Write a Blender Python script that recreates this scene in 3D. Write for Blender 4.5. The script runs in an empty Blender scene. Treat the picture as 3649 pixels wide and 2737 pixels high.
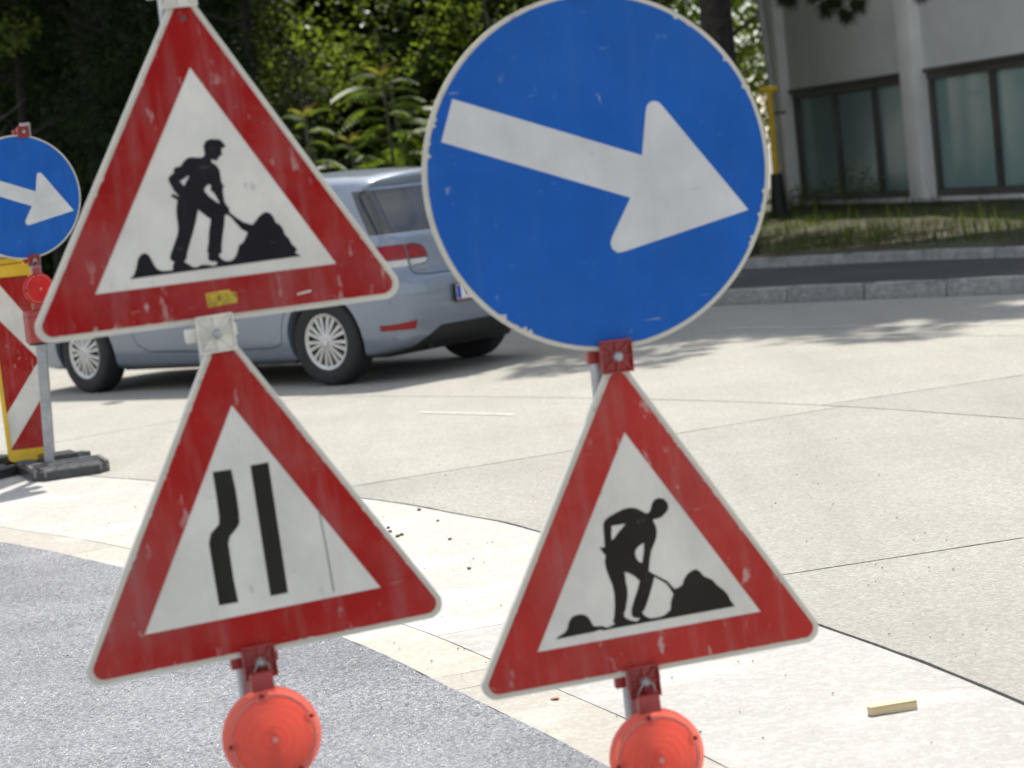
import bpy, bmesh, math, random
import numpy as np
from mathutils import Matrix, Vector
random.seed(7); rng = np.random.default_rng(7)
R_ = math.radians
scene = bpy.context.scene
C = scene.collection

# ---------------------------------------------------------------- camera, sky, sun, exposure
CAM_H = 1.3875
PITCH, ROLL = 0.0942119, 0.1046115
fwd = Vector((0, math.cos(PITCH), -math.sin(PITCH))); rgt = Vector((1, 0, 0)); upv = rgt.cross(fwd)
ir = math.cos(ROLL) * rgt - math.sin(ROLL) * upv
iu = math.sin(ROLL) * rgt + math.cos(ROLL) * upv
cam = bpy.data.cameras.new('camera'); cam_o = bpy.data.objects.new('camera', cam); C.objects.link(cam_o)
cam_o.matrix_world = Matrix(((ir.x, iu.x, -fwd.x, 0), (ir.y, iu.y, -fwd.y, 0), (ir.z, iu.z, -fwd.z, CAM_H), (0, 0, 0, 1)))
cam.sensor_width = 36; cam.sensor_fit = 'HORIZONTAL'; cam.lens = 79.25
cam.clip_start = 0.05; cam.clip_end = 3000
cam.dof.use_dof = True; cam.dof.focus_distance = 6.8; cam.dof.aperture_fstop = 4.6
scene.camera = cam_o

SUN_EL, SUN_AZ = R_(60), R_(14)           # azimuth clockwise from +Y (straight ahead), towards +X
world = bpy.data.worlds.new('World'); scene.world = world; world.use_nodes = True
wn, wl = world.node_tree.nodes, world.node_tree.links
bg = wn['Background']; sky = wn.new('ShaderNodeTexSky'); sky.sky_type = 'NISHITA'
sky.sun_disc = False; sky.sun_elevation = SUN_EL; sky.sun_rotation = SUN_AZ
sky.air_density = 1.0; sky.dust_density = 0.9; sky.ozone_density = 1.0
# scattered fair-weather cloud, the same all round the sky
tc = wn.new('ShaderNodeTexCoord'); mp = wn.new('ShaderNodeMapping'); mp.inputs['Scale'].default_value = (1, 1, 2.6)
nz = wn.new('ShaderNodeTexNoise'); nz.inputs['Scale'].default_value = 2.3; nz.inputs['Detail'].default_value = 7; nz.inputs['Roughness'].default_value = .58
cr = wn.new('ShaderNodeValToRGB'); cr.color_ramp.elements[0].position = .40; cr.color_ramp.elements[1].position = .62
mx = wn.new('ShaderNodeMix'); mx.data_type = 'RGBA'; mx.inputs['B'].default_value = (6.9, 6.95, 7.0, 1)
wl.new(tc.outputs['Generated'], mp.inputs['Vector']); wl.new(mp.outputs['Vector'], nz.inputs['Vector'])
wl.new(nz.outputs['Fac'], cr.inputs['Fac']); wl.new(cr.outputs['Color'], mx.inputs['Factor'])
wl.new(sky.outputs['Color'], mx.inputs['A']); wl.new(mx.outputs['Result'], bg.inputs['Color'])
bg.inputs['Strength'].default_value = 0.12
sun = bpy.data.lights.new('sun', 'SUN'); sun.energy = 4.2; sun.angle = R_(.53); sun.color = (1, .95, .865)
sun_o = bpy.data.objects.new('sun', sun); C.objects.link(sun_o)
sdir = Vector((math.sin(SUN_AZ) * math.cos(SUN_EL), math.cos(SUN_AZ) * math.cos(SUN_EL), math.sin(SUN_EL)))
sun_o.rotation_euler = sdir.to_track_quat('Z', 'Y').to_euler(); sun_o.location = sdir * 60
scene.view_settings.view_transform = 'Standard'; scene.view_settings.look = 'None'
scene.view_settings.exposure = 0.62; scene.view_settings.gamma = 1.0
scene.view_settings.use_curve_mapping = False

# ---------------------------------------------------------------- helpers
def link(o, parent=None):
    C.objects.link(o)
    if parent is not None: o.parent = parent
    return o
def obj(name, mesh, m=None, parent=None, loc=None, rot=None):
    o = bpy.data.objects.new(name, mesh)
    if m is not None and len(mesh.materials) == 0: mesh.materials.append(m)
    link(o, parent)
    if loc is not None: o.location = loc
    if rot is not None: o.rotation_euler = rot
    return o
def tag(o, label=None, cat=None, group=None, kind=None):
    if label: o['label'] = label
    if cat: o['category'] = cat
    if group: o['group'] = group
    if kind: o['kind'] = kind
    return o
def thing(name, label, cat, loc=(0, 0, 0), rotz=0, group=None, mat4=None):
    o = bpy.data.objects.new(name, None); o.empty_display_size = .1; link(o)
    if mat4 is not None: o.matrix_world = mat4
    else: o.location = loc; o.rotation_euler = (0, 0, rotz)
    return tag(o, label, cat, group)
def struct(name, mesh, m, parent=None):
    o = obj(name, mesh, m, parent)
    if parent is None: o['kind'] = 'structure'
    return o
def from_bm(bm, smooth=None):
    bmesh.ops.recalc_face_normals(bm, faces=bm.faces[:])
    me = bpy.data.meshes.new('mesh'); bm.to_mesh(me); bm.free()
    if smooth is not None: smooth_mesh(me, smooth)
    return me
def smooth_mesh(me, ang=35):
    me.polygons.foreach_set('use_smooth', [True] * len(me.polygons))
    try: me.set_sharp_from_angle(angle=R_(ang))
    except Exception: pass
    return me
def np_mesh(V, F):
    """V (n,3), F (m,k) all the same k"""
    V = np.asarray(V, dtype=np.float32); F = np.asarray(F, dtype=np.int32); k = F.shape[1]
    me = bpy.data.meshes.new('mesh')
    me.vertices.add(len(V)); me.vertices.foreach_set('co', V.ravel())
    me.loops.add(F.size); me.loops.foreach_set('vertex_index', F.ravel())
    me.polygons.add(len(F)); me.polygons.foreach_set('loop_start', np.arange(0, F.size, k, dtype=np.int32))
    me.update(calc_edges=True); me.validate()
    return me
def bm_box(bm, lo, hi, M=None, bevel=0, seg=2):
    r = bmesh.ops.create_cube(bm, size=1)
    vs = r['verts']
    for v in vs:
        v.co = Vector([lo[i] + (v.co[i] + .5) * (hi[i] - lo[i]) for i in range(3)])
    if bevel:
        es = list({e for v in vs for e in v.link_edges})
        q = bmesh.ops.bevel(bm, geom=es, offset=bevel, segments=seg, affect='EDGES', profile=.5)
        vs = list({v for f in q['faces'] for v in f.verts} | {v for v in vs if v.is_valid})
    if M is not None:
        for v in vs: v.co = M @ v.co
    return vs
def box(lo, hi, bevel=0, seg=2, smooth=None):
    bm = bmesh.new(); bm_box(bm, lo, hi, None, bevel, seg); return from_bm(bm, smooth if smooth is not None else (35 if bevel else None))
def bm_lathe(bm, prof, n=32, axis='Z', M=None, closed=False):
    """prof: list of (r, h). Revolved about local axis."""
    rings = []
    for r, h in prof:
        if r < 1e-6: rings.append([bm.verts.new((0, 0, h))])
        else: rings.append([bm.verts.new((r * math.cos(2 * math.pi * i / n), r * math.sin(2 * math.pi * i / n), h)) for i in range(n)])
    pr = list(zip(rings, rings[1:])) + ([(rings[-1], rings[0])] if closed else [])
    for a, b in pr:
        for i in range(n):
            j = (i + 1) % n
            if len(a) == 1 and len(b) == 1: continue
            if len(a) == 1: bm.faces.new((a[0], b[i], b[j]))
            elif len(b) == 1: bm.faces.new((a[i], a[j], b[0]))
            else: bm.faces.new((a[i], a[j], b[j], b[i]))
    vs = [v for r in rings for v in r]
    T = Matrix.Identity(4)
    if axis == 'X': T = Matrix.Rotation(R_(90), 4, 'Y')
    if axis == 'Y': T = Matrix.Rotation(R_(-90), 4, 'X')
    if M is not None: T = M @ T
    for v in vs: v.co = T @ v.co
    return vs
def lathe(prof, n=32, axis='Z', M=None, smooth=40, closed=False):
    bm = bmesh.new(); bm_lathe(bm, prof, n, axis, M, closed); return from_bm(bm, smooth)
def bm_tube(bm, pts, rad, n=8, cap=True):
    pts = [Vector(p) for p in pts]; rr = rad if hasattr(rad, '__len__') else [rad] * len(pts)
    rings = []; prev = None
    for i, p in enumerate(pts):
        t = (pts[min(i + 1, len(pts) - 1)] - pts[max(i - 1, 0)]).normalized()
        if prev is None:
            a = t.orthogonal().normalized()
        else:
            a = (prev - t * prev.dot(t)).normalized()
        prev = a; b = t.cross(a)
        rings.append([bm.verts.new(p + (a * math.cos(2 * math.pi * k / n) + b * math.sin(2 * math.pi * k / n)) * rr[i]) for k in range(n)])
    for A, B in zip(rings, rings[1:]):
        for k in range(n): bm.faces.new((A[k], A[(k + 1) % n], B[(k + 1) % n], B[k]))
    if cap: bm.faces.new(rings[0][::-1]); bm.faces.new(rings[-1])
def tube(pts, rad, n=8, smooth=50):
    bm = bmesh.new(); bm_tube(bm, pts, rad, n); return from_bm(bm, smooth)
def bm_prism(bm, poly, h0, h1, axis='Z', M=None):
    """polygon (u,v) extruded along axis between h0 and h1 (numbers or functions of u,v)"""
    f0 = h0 if callable(h0) else (lambda u, v: h0); f1 = h1 if callable(h1) else (lambda u, v: h1)
    def P(u, v, h):
        p = {'Z': (u, v, h), 'Y': (u, h, v), 'X': (h, u, v)}[axis]
        return (M @ Vector(p)) if M is not None else Vector(p)
    A = [bm.verts.new(P(u, v, f0(u, v))) for u, v in poly]; B = [bm.verts.new(P(u, v, f1(u, v))) for u, v in poly]
    n = len(poly)
    bm.faces.new(A[::-1]); bm.faces.new(B)
    for i in range(n): bm.faces.new((A[i], A[(i + 1) % n], B[(i + 1) % n], B[i]))
    return A + B
def prism(poly, h0, h1, axis='Z', smooth=None):
    bm = bmesh.new(); bm_prism(bm, poly, h0, h1, axis); return from_bm(bm, smooth)
def fill2d(polys, z0, z1):
    """filled outline with holes, thickness z0..z1 along local Z"""
    cu = bpy.data.curves.new('c', 'CURVE'); cu.dimensions = '2D'; cu.fill_mode = 'BOTH'; cu.extrude = (z1 - z0) / 2
    for pl in polys:
        s = cu.splines.new('POLY'); s.points.add(len(pl) - 1); s.use_cyclic_u = True
        for pt, (x, y) in zip(s.points, pl): pt.co = (x, y, 0, 1)
    o = bpy.data.objects.new('c', cu); C.objects.link(o)
    dg = bpy.context.evaluated_depsgraph_get(); me = bpy.data.meshes.new_from_object(o.evaluated_get(dg))
    bpy.data.objects.remove(o); bpy.data.curves.remove(cu)
    me.transform(Matrix.Translation((0, 0, (z0 + z1) / 2))); me.materials.clear()
    return me
def boolean(me, cut, op='DIFFERENCE'):
    a = bpy.data.objects.new('a', me); b = bpy.data.objects.new('b', cut); C.objects.link(a); C.objects.link(b)
    m = a.modifiers.new('b', 'BOOLEAN'); m.object = b; m.operation = op; m.solver = 'EXACT'
    dg = bpy.context.evaluated_depsgraph_get(); r = bpy.data.meshes.new_from_object(a.evaluated_get(dg))
    bpy.data.objects.remove(a); bpy.data.objects.remove(b)
    r.materials.clear()
    return r
def text_mesh(s, size, depth):
    cu = bpy.data.curves.new('t', 'FONT'); cu.body = s; cu.size = size; cu.extrude = depth; cu.align_x = 'LEFT'
    o = bpy.data.objects.new('t', cu); C.objects.link(o)
    dg = bpy.context.evaluated_depsgraph_get(); me = bpy.data.meshes.new_from_object(o.evaluated_get(dg))
    bpy.data.objects.remove(o); bpy.data.curves.remove(cu); me.materials.clear()
    return me
def rounded_poly(pts, r, n=6):
    """round every corner of a convex polygon"""
    out = []; N = len(pts)
    for i in range(N):
        p = Vector(pts[i]); a = (Vector(pts[i - 1]) - p).normalized(); b = (Vector(pts[(i + 1) % N]) - p).normalized()
        ang = a.angle(b); d = r / math.tan(ang / 2); c = p + (a + b).normalized() * (r / math.sin(ang / 2))
        s = p + a * d - c; e = p + b * d - c
        for k in range(n + 1):
            t = k / n; v = s.lerp(e, t).normalized() * r; out.append(tuple(c + v))
    return out
def circle(r, n=96, c=(0, 0)): return [(c[0] + r * math.cos(2 * math.pi * i / n), c[1] + r * math.sin(2 * math.pi * i / n)) for i in range(n)]
def catmull(P, step=8, closed=False):
    P = [np.array(p, float) for p in P]; n = len(P); out = []
    for i in range(n if closed else n - 1):
        p1, p2 = P[i], P[(i + 1) % n]
        p0 = P[i - 1] if (closed or i > 0) else 2 * p1 - p2
        p3 = P[(i + 2) % n] if (closed or i + 2 < n) else 2 * p2 - p1
        for k in range(step):
            t = k / step
            out.append(.5 * (2 * p1 + (p2 - p0) * t + (2 * p0 - 5 * p1 + 4 * p2 - p3) * t * t + (3 * p1 - p0 - 3 * p2 + p3) * t ** 3))
    if not closed: out.append(P[-1])
    return out

# ---------------------------------------------------------------- materials
class NT:
    def __init__(s, name):
        s.m = bpy.data.materials.new(name); s.m.use_nodes = True; s.t = s.m.node_tree; s.n = s.t.nodes; s.l = s.t.links
        s.b = s.n['Principled BSDF']; s.out = s.n['Material Output']
        s.tc = s.n.new('ShaderNodeTexCoord'); s.co = s.tc.outputs['Object']
    def set(s, **k):
        for a, v in k.items(): s.b.inputs[a.replace('_', ' ')].default_value = v
        return s
    def mapping(s, scale=(1, 1, 1), rot=(0, 0, 0), loc=(0, 0, 0), src=None):
        m = s.n.new('ShaderNodeMapping'); m.inputs['Scale'].default_value = scale; m.inputs['Rotation'].default_value = rot; m.inputs['Location'].default_value = loc
        s.l.new(src or s.co, m.inputs['Vector']); return m.outputs['Vector']
    def noise(s, scale, detail=4, rough=.55, vec=None, out='Fac', dist=0):
        n = s.n.new('ShaderNodeTexNoise'); n.inputs['Scale'].default_value = scale; n.inputs['Detail'].default_value = detail
        n.inputs['Roughness'].default_value = rough; n.inputs['Distortion'].default_value = dist
        s.l.new(vec or s.co, n.inputs['Vector']); return n.outputs[out]
    def voro(s, scale, vec=None, out='Distance', feature='F1', rnd=1):
        n = s.n.new('ShaderNodeTexVoronoi'); n.feature = feature; n.inputs['Scale'].default_value = scale; n.inputs['Randomness'].default_value = rnd
        s.l.new(vec or s.co, n.inputs['Vector']); return n.outputs[out]
    def ramp(s, fac, stops, interp='LINEAR'):
        r = s.n.new('ShaderNodeValToRGB'); e = r.color_ramp.elements; r.color_ramp.interpolation = interp
        while len(e) < len(stops): e.new(.5)
        for el, (p, c) in zip(e, stops):
            el.position = p; el.color = c if len(c) == 4 else (*c, 1)
        s.l.new(fac, r.inputs['Fac']); return r.outputs['Color']
    def mix(s, fac, a, b, mode='MIX'):
        m = s.n.new('ShaderNodeMix'); m.data_type = 'RGBA'; m.blend_type = mode
        for key, v in (('Factor', fac), ('A', a), ('B', b)):
            if isinstance(v, (int, float)): m.inputs[key].default_value = v
            elif isinstance(v, tuple): m.inputs[key].default_value = v if len(v) == 4 else (*v, 1)
            else: s.l.new(v, m.inputs[key])
        return m.outputs['Result']
    def math(s, op, a, b=None):
        m = s.n.new('ShaderNodeMath'); m.operation = op
        for i, v in enumerate((a, b)):
            if v is None: continue
            if isinstance(v, (int, float)): m.inputs[i].default_value = v
            else: s.l.new(v, m.inputs[i])
        return m.outputs[0]
    def bump(s, h, strength=.3, dist=.01):
        b = s.n.new('ShaderNodeBump'); b.inputs['Strength'].default_value = strength; b.inputs['Distance'].default_value = dist
        s.l.new(h, b.inputs['Height']); s.l.new(b.outputs['Normal'], s.b.inputs['Normal']); return s
    def col(s, c): s.l.new(c, s.b.inputs['Base Color']); return s
    def rough(s, c): s.l.new(c, s.b.inputs['Roughness']); return s
    def bw(s, lo, hi, fac): return s.ramp(fac, [(lo, (0, 0, 0)), (hi, (1, 1, 1))])
def plain(name, c, rough=.5, metal=0, var=.12, scale=6, bump=0, spec=.5):
    k = NT(name); k.set(Roughness=rough, Metallic=metal)
    k.b.inputs['Specular IOR Level'].default_value = spec
    n = k.noise(scale, 5)
    d = tuple(x * (1 - var * 2) for x in c); l = tuple(min(1, x * (1 + var)) for x in c)
    k.col(k.ramp(n, [(.3, d), (.7, l)]))
    if bump: k.bump(k.noise(scale * 12, 3), bump, .004)
    return k.m
def sign_sheet(name, c, wear=(.55, .5, .45), amt=.66, rough=.42, seed=0, grime=(.35, .33, .30)):
    """printed reflective sheet: faint mottling, grime film, scuffs and scratches"""
    k = NT(name); k.set(Roughness=rough); k.b.inputs['Specular IOR Level'].default_value = .12
    v0 = k.mapping(loc=(seed * 1.7, seed * .9, 0))
    base = k.ramp(k.noise(7, 5, .6, v0), [(.3, tuple(x * .86 for x in c)), (.7, tuple(min(1, x * 1.08) for x in c))])
    film = k.bw(.45, .8, k.noise(3.2, 6, .65, v0))
    a = k.mix(k.math('MULTIPLY', film, .22), base, grime)
    run = k.bw(.50, .72, k.noise(6, 4, .6, k.mapping((4.5, .5, 1), (0, 0, 0), (seed, seed * 2, 0))))
    a = k.mix(k.math('MULTIPLY', run, .16), a, grime)
    # small scuffs
    sc = k.bw(amt - .035, amt + .02, k.noise(34, 3, .6, k.mapping((1, .45, 1), (0, 0, .5 + seed), (seed, 0, 0))))
    gate = k.bw(.44, .62, k.noise(5, 2, .5, k.mapping(loc=(seed * 3.1, 2, 0))))
    a = k.mix(k.math('MULTIPLY', k.math('MULTIPLY', sc, gate), .55), a, wear)
    # long scratches in two directions
    for i, (ang, t) in enumerate(((.35 + seed * .6, .735), (-.9 + seed * .3, .745))):
        st = k.bw(t, t + .03, k.noise(9, 2, .5, k.mapping((1.2, 16, 1), (0, 0, ang), (seed * 2 + i, seed, 0))))
        a = k.mix(k.math('MULTIPLY', st, .5), a, wear)
    k.col(a)
    k.bump(k.noise(60, 2, .5), .04, .002)
    return k.m
MAT = {}
def concrete(name, c0, c1, grain, stain, dust=0.0):
    k = NT(name); k.set(Roughness=.82); k.b.inputs['Specular IOR Level'].default_value = .3
    g = k.voro(grain, out='Color'); sep = k.n.new('ShaderNodeSeparateColor'); k.l.new(g, sep.inputs[0])
    base = k.ramp(sep.outputs[0], [(0, c0), (.75, c1), (1, tuple(min(1, x * 1.22) for x in c1))])
    fine = k.noise(grain * 2.2, 3, .7)
    base = k.mix(.45, base, k.ramp(fine, [(.25, tuple(x * .55 for x in c0)), (.75, tuple(min(1, x * 1.2) for x in c1))]))
    big = k.noise(.9, 6, .62)
    base = k.mix(k.math('MULTIPLY', k.bw(.35, .72, big), stain), base, tuple(x * .74 for x in c0))
    else_track = k.noise(1.0, 4, .55, k.mapping((3.2, .22, 1), (0, 0, -.64), (2, 0, 0)))
    base = k.mix(k.math('MULTIPLY', k.bw(.48, .70, else_track), .16), base, tuple(x * .62 for x in c0))
    drip = k.bw(.735, .76, k.noise(5.5, 3, .5, k.mapping((1, 1, 1), (0, 0, 0), (7, 3, 0))))
    base = k.mix(k.math('MULTIPLY', drip, .35), base, (.10, .095, .085))
    if dust:
        v = k.mapping((1.0, 1.5, 1), (0, 0, .9))
        base = k.mix(k.math('MULTIPLY', k.bw(.52, .64, k.noise(1.7, 8, .6, v)), dust), base, (.56, .55, .52))
        base = k.mix(k.math('MULTIPLY', k.bw(.60, .70, k.noise(2.3, 5, .55, k.mapping((.8, 1.4, 1), (0, 0, -.5), (4, 1, 0)))), .16), base, (.30, .285, .26))
    oi = k.n.new('ShaderNodeObjectInfo')
    base = k.mix(1.0, base, k.ramp(oi.outputs['Random'], [(0, (.88, .88, .89)), (1, (1.04, 1.03, 1.0))]), 'MULTIPLY')
    pits = k.bw(.70, .76, k.noise(grain * .9, 2, .5))
    base = k.mix(k.math('MULTIPLY', pits, .55), base, (.12, .115, .11))
    k.col(base)
    k.bump(k.math('ADD', k.noise(grain * 1.5, 4, .6), k.math('MULTIPLY', k.voro(grain), .6)), .45 if not dust else .28, .004)
    return k.m
MAT['slab'] = concrete('exposed_aggregate_concrete', (.245, .236, .21), (.40, .388, .35), 95, .30)
MAT['newslab'] = concrete('smooth_new_concrete', (.375, .362, .335), (.45, .438, .41), 60, .12, .55)
MAT['gutter'] = concrete('sandy_gutter_concrete', (.36, .338, .295), (.44, .418, .37), 70, .15, .4)
MAT['kerb'] = concrete('weathered_kerb_concrete', (.20, .20, .195), (.46, .46, .45), 40, 1.3)
def asphalt(name, lo, hi, scale, rmin, rmax, bump):
    k = NT(name); k.b.inputs['Specular IOR Level'].default_value = .6
    g = k.voro(scale, out='Color'); sep = k.n.new('ShaderNodeSeparateColor'); k.l.new(g, sep.inputs[0])
    base = k.ramp(sep.outputs[0], [(0, lo), (.6, hi), (1, tuple(x * 1.5 for x in hi))])
    dirt = k.noise(1.3, 6, .6)
    base = k.mix(k.math('MULTIPLY', k.bw(.4, .75, dirt), .35), base, tuple(x * 1.25 for x in hi))
    base = k.mix(1.0, base, k.ramp(k.noise(.8, 5, .6, k.mapping((1, 1, 1), (0, 0, 0), (3, 5, 0))), [(.34, (.70, .70, .71)), (.66, (1.16, 1.15, 1.14))]), 'MULTIPLY')
    stn = k.bw(.66, .72, k.noise(2.6, 4, .55, k.mapping((1, 1.6, 1), (0, 0, .4), (1, 8, 0))))
    base = k.mix(k.math('MULTIPLY', stn, .30), base, tuple(x * .45 for x in hi))
    k.col(base)
    k.rough(k.ramp(sep.outputs[1], [(0, (rmin,) * 3), (1, (rmax,) * 3)]))
    edge = k.voro(scale, feature='DISTANCE_TO_EDGE')
    h = k.math('ADD', k.math('MULTIPLY', k.bw(0, .25, edge), .8), k.math('MULTIPLY', k.noise(scale * .8, 3, .6), 1.2))
    k.bump(h, bump, .006)
    return k.m
MAT['asphalt'] = asphalt('coarse_sparkling_asphalt', (.13, .135, .15), (.28, .288, .31), 150, .16, .42, .6)
MAT['walk'] = asphalt('dark_pavement_asphalt', (.016, .016, .019), (.036, .037, .042), 110, .7, .9, .3)
MAT['joint'] = plain('joint_filler', (.05, .048, .045), .9, var=.3, scale=60)
MAT['soil'] = plain('leaf_litter_soil', (.06, .045, .03), .95, var=.45, scale=14, bump=.4)

# ================================================================ the setting
def dense(P, step=.06):
    P = np.array(catmull(P, 24)); d = np.r_[0, np.cumsum(np.hypot(*np.diff(P, axis=0).T))]
    t = np.linspace(0, d[-1], max(8, int(d[-1] / step)))
    return np.c_[np.interp(t, d, P[:, 0]), np.interp(t, d, P[:, 1])]
def offset(P, d):
    T = np.gradient(P, axis=0); T /= np.linalg.norm(T, axis=1)[:, None]
    return P + np.c_[-T[:, 1], T[:, 0]] * d          # left of travel for d>0
# plan curves, listed from far left to near right; x right, y away from the camera
ASPH = dense([(-22, 24), (-14, 19.2), (-6, 13.3), (-3.2, 10.85), (-2.31, 9.817), (-1.811, 9.095), (-1.207, 8.086), (-.591, 6.886), (-.219, 5.978), (.129, 5.085), (.5, 3.9), (.95, 2), (1.25, -1), (1.35, -10)])
STRIP = offset(ASPH, .215)
J4 = dense([(-22.5, 28), (-14.5, 22.5), (-6.5, 16.2), (-3.3, 13.15), (-2.232, 11.902), (-1.684, 11.235), (-.729, 10.026), (-.258, 9.207), (.057, 8.533), (.799, 6.403), (1.135, 5.269), (1.6, 3.3), (2.0, 0), (2.1, -10)])
J1 = dense([(-22, 33), (-9.5, 23.2), (-4, 18.2), (-1.417, 15.4), (.252, 13.522), (1.448, 11.947), (2.339, 10.345), (3.6, 7.8), (5.0, 4), (5.7, 0), (5.9, -10)])
FAR = dense([(-20, 36), (-12, 29), (-4, 22.5), (-.9, 19.25), (1.061, 17.046), (2.171, 15.837), (3.282, 14.321), (5, 11.8), (7.5, 7.5), (8.9, 0), (9.2, -10)])
KERB = dense([(-18, 38.5), (-10, 31.3), (-3, 25), (.2, 21.75), (1.835, 20.076), (2.96, 18.95), (4.087, 17.75), (6.3, 15.2), (9.5, 10.6), (11.6, 3), (12, -10)])
EDGE = dense([(-16, 42.5), (-8, 34.6), (-2, 28.3), (.6, 25.6), (2.5, 23.35), (3.85, 21.8), (4.72, 20.4), (6.9, 17.2), (11, 12), (13.8, 4), (14.2, -10)])
BACK = offset(EDGE[::8], 26)
def near_i(P, q): return int(np.argmin(((P - np.array(q)) ** 2).sum(1)))
def ragged(poly, gap, jit):
    """pull a polygon in by half a joint and fray its edge a little"""
    P = np.array(poly); Q = np.roll(P, -1, 0); keep = np.hypot(*(Q - P).T) > 1e-5; P = P[keep]
    # densify
    out = []
    for a, b in zip(P, np.roll(P, -1, 0)):
        n = max(1, int(np.hypot(*(b - a)) / .05))
        out += [a + (b - a) * k / n for k in range(n)]
    P = np.array(out); A = np.roll(P, 1, 0); B = np.roll(P, -1, 0); T = B - A; T /= np.linalg.norm(T, axis=1)[:, None] + 1e-9
    area = .5 * np.sum(P[:, 0] * B[:, 1] - B[:, 0] * P[:, 1]); s = 1 if area > 0 else -1
    N = np.c_[-T[:, 1], T[:, 0]] * s
    j = rng.normal(0, jit, len(P)); j = .5 * j + .3 * np.roll(j, 1) + .3 * np.roll(j, -1)
    return P + N * (gap / 2 + np.abs(j))[:, None], s
def slab(poly, m, parent, name='concrete_slab', gap=.007, jit=.0018, z=0.0, th=.035):
    P, s = ragged(poly, gap, jit)
    if s < 0: P = P[::-1]
    n = len(P); bm = bmesh.new()
    A = [bm.verts.new((x, y, z)) for x, y in P]; B = [bm.verts.new((x, y, z - th)) for x, y in P]
    bm.faces.new(A)
    for i in range(n): bm.faces.new((A[i], B[i], B[(i + 1) % n], A[(i + 1) % n]))
    bmesh.ops.triangulate(bm, faces=[f for f in bm.faces if len(f.verts) > 4])
    me = bpy.data.meshes.new('mesh'); bm.to_mesh(me); bm.free()
    return obj(name, me, m, parent)
def band(c1, c2, cuts, m, parent, **k):
    I = [(near_i(c1, a), near_i(c2, b)) for a, b in cuts]; I = [(0, 0)] + I + [(len(c1) - 1, len(c2) - 1)]
    for (a, b), (c, d) in zip(I, I[1:]):
        if c > a and d > b: slab(list(c1[a:c + 1]) + list(c2[b:d + 1][::-1]), m, parent, **k)

def ribbon(c1, c2, z, n=160):
    r = lambda P: np.c_[[np.interp(np.linspace(0, 1, n), np.linspace(0, 1, len(P)), P[:, i]) for i in (0, 1)]].T
    A, B = r(c1), r(c2); V = np.zeros((2 * n, 3)); V[::2, :2] = A; V[1::2, :2] = B; V[:, 2] = z
    return np_mesh(V, [(2 * i, 2 * i + 2, 2 * i + 3, 2 * i + 1) for i in range(n - 1)])
bm = bmesh.new(); bmesh.ops.create_grid(bm, x_segments=8, y_segments=8, size=900)
bmesh.ops.translate(bm, verts=bm.verts[:], vec=(0, 0, -.30))
struct('ground', from_bm(bm), plain('dry_ground', (.22, .20, .17), .95, var=.2, scale=.4))

# concrete carriageway: dark joint bed with the slabs cast on it
road = struct('concrete_road', ribbon(ASPH, KERB, -.011), MAT['joint'])
def xcut(p, d, c1, c2):
    """cut line through p along d, as the nearest points on both curves"""
    p = np.array(p); d = np.array(d) / np.hypot(*d); L = np.linspace(-14, 14, 2801); S = p + L[:, None] * d
    def hit(c):
        D = ((S[:, None, :] - c[None, ::3, :]) ** 2).sum(2); i = np.unravel_index(np.argmin(D + np.abs(L)[:, None] * 1e-6), D.shape); return tuple(c[::3][i[1]])
    return hit(c1), hit(c2)
cutA = [xcut((-7.5, 19), (.6, .8), J4, J1), xcut((-2.8, 14.125), (.735, .68), J4, J1), xcut((.26, 10.982), (.909, .415), J4, J1), xcut((1.623, 7.325), (.97, .24), J4, J1), xcut((3, 3), (1, .05), J4, J1), xcut((3, -2), (1, 0), J4, J1)]
band(J4, J1, cutA, MAT['slab'], road, gap=.012, jit=.003)
cutB = [xcut((-9, 26), (.6, .8), J1, FAR), xcut((-4.2, 20.5), (.66, .75), J1, FAR), xcut((-1.446, 15.37), (.735, .68), J1, FAR), xcut((1.63, 11.70), (.943, .33), J1, FAR), xcut((5, 7.6), (.97, .24), J1, FAR), xcut((6, 3), (1, .05), J1, FAR), xcut((7, -3), (1, 0), J1, FAR)]
band(J1, FAR, cutB, MAT['slab'], road, gap=.012, jit=.003)
cutC = [xcut((-6, 27), (.66, .75), FAR, KERB), xcut((-.6, 20.5), (.7, .7), FAR, KERB), xcut((3.35, 15.5), (.85, .5), FAR, KERB), xcut((7, 11), (.9, .3), FAR, KERB), xcut((10, 3), (1, 0), FAR, KERB)]
band(FAR, KERB, cutC, MAT['slab'], road, gap=.016)
cutM = [xcut((-6, 15), (.6, .8), STRIP, J4), xcut((-1.95, 9.95), (.9, .42), STRIP, J4), xcut((-.1, 6.888), (.944, .33), STRIP, J4), xcut((1.1, 3.2), (1, .15), STRIP, J4), xcut((1.5, -2), (1, 0), STRIP, J4)]
band(STRIP, offset(J4, -.005), cutM, MAT['newslab'], road, gap=.004, jit=.0015)
gcuts = [xcut(p, (.95, .3), ASPH, STRIP) for p in [(-5.8, 13.3), (-2.6, 10.35), (-1.75, 9.3), (-.26, 6.30), (-.16, 6.025), (.35, 4.9), (.75, 3.4), (1.2, 1)]]
band(ASPH, STRIP, gcuts, MAT['gutter'], road, name='gutter_slab', gap=.003, jit=.0015)
struct('asphalt_road', slab(list(ASPH) + [(1.35, -30), (-45, -30), (-45, 24)], None, None, gap=.004, jit=.006, z=.004, th=.05).data, MAT['asphalt'])
for o in [o for o in C.objects if o.name.startswith('concrete_slab') and o.parent is None]: bpy.data.objects.remove(o)
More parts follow.
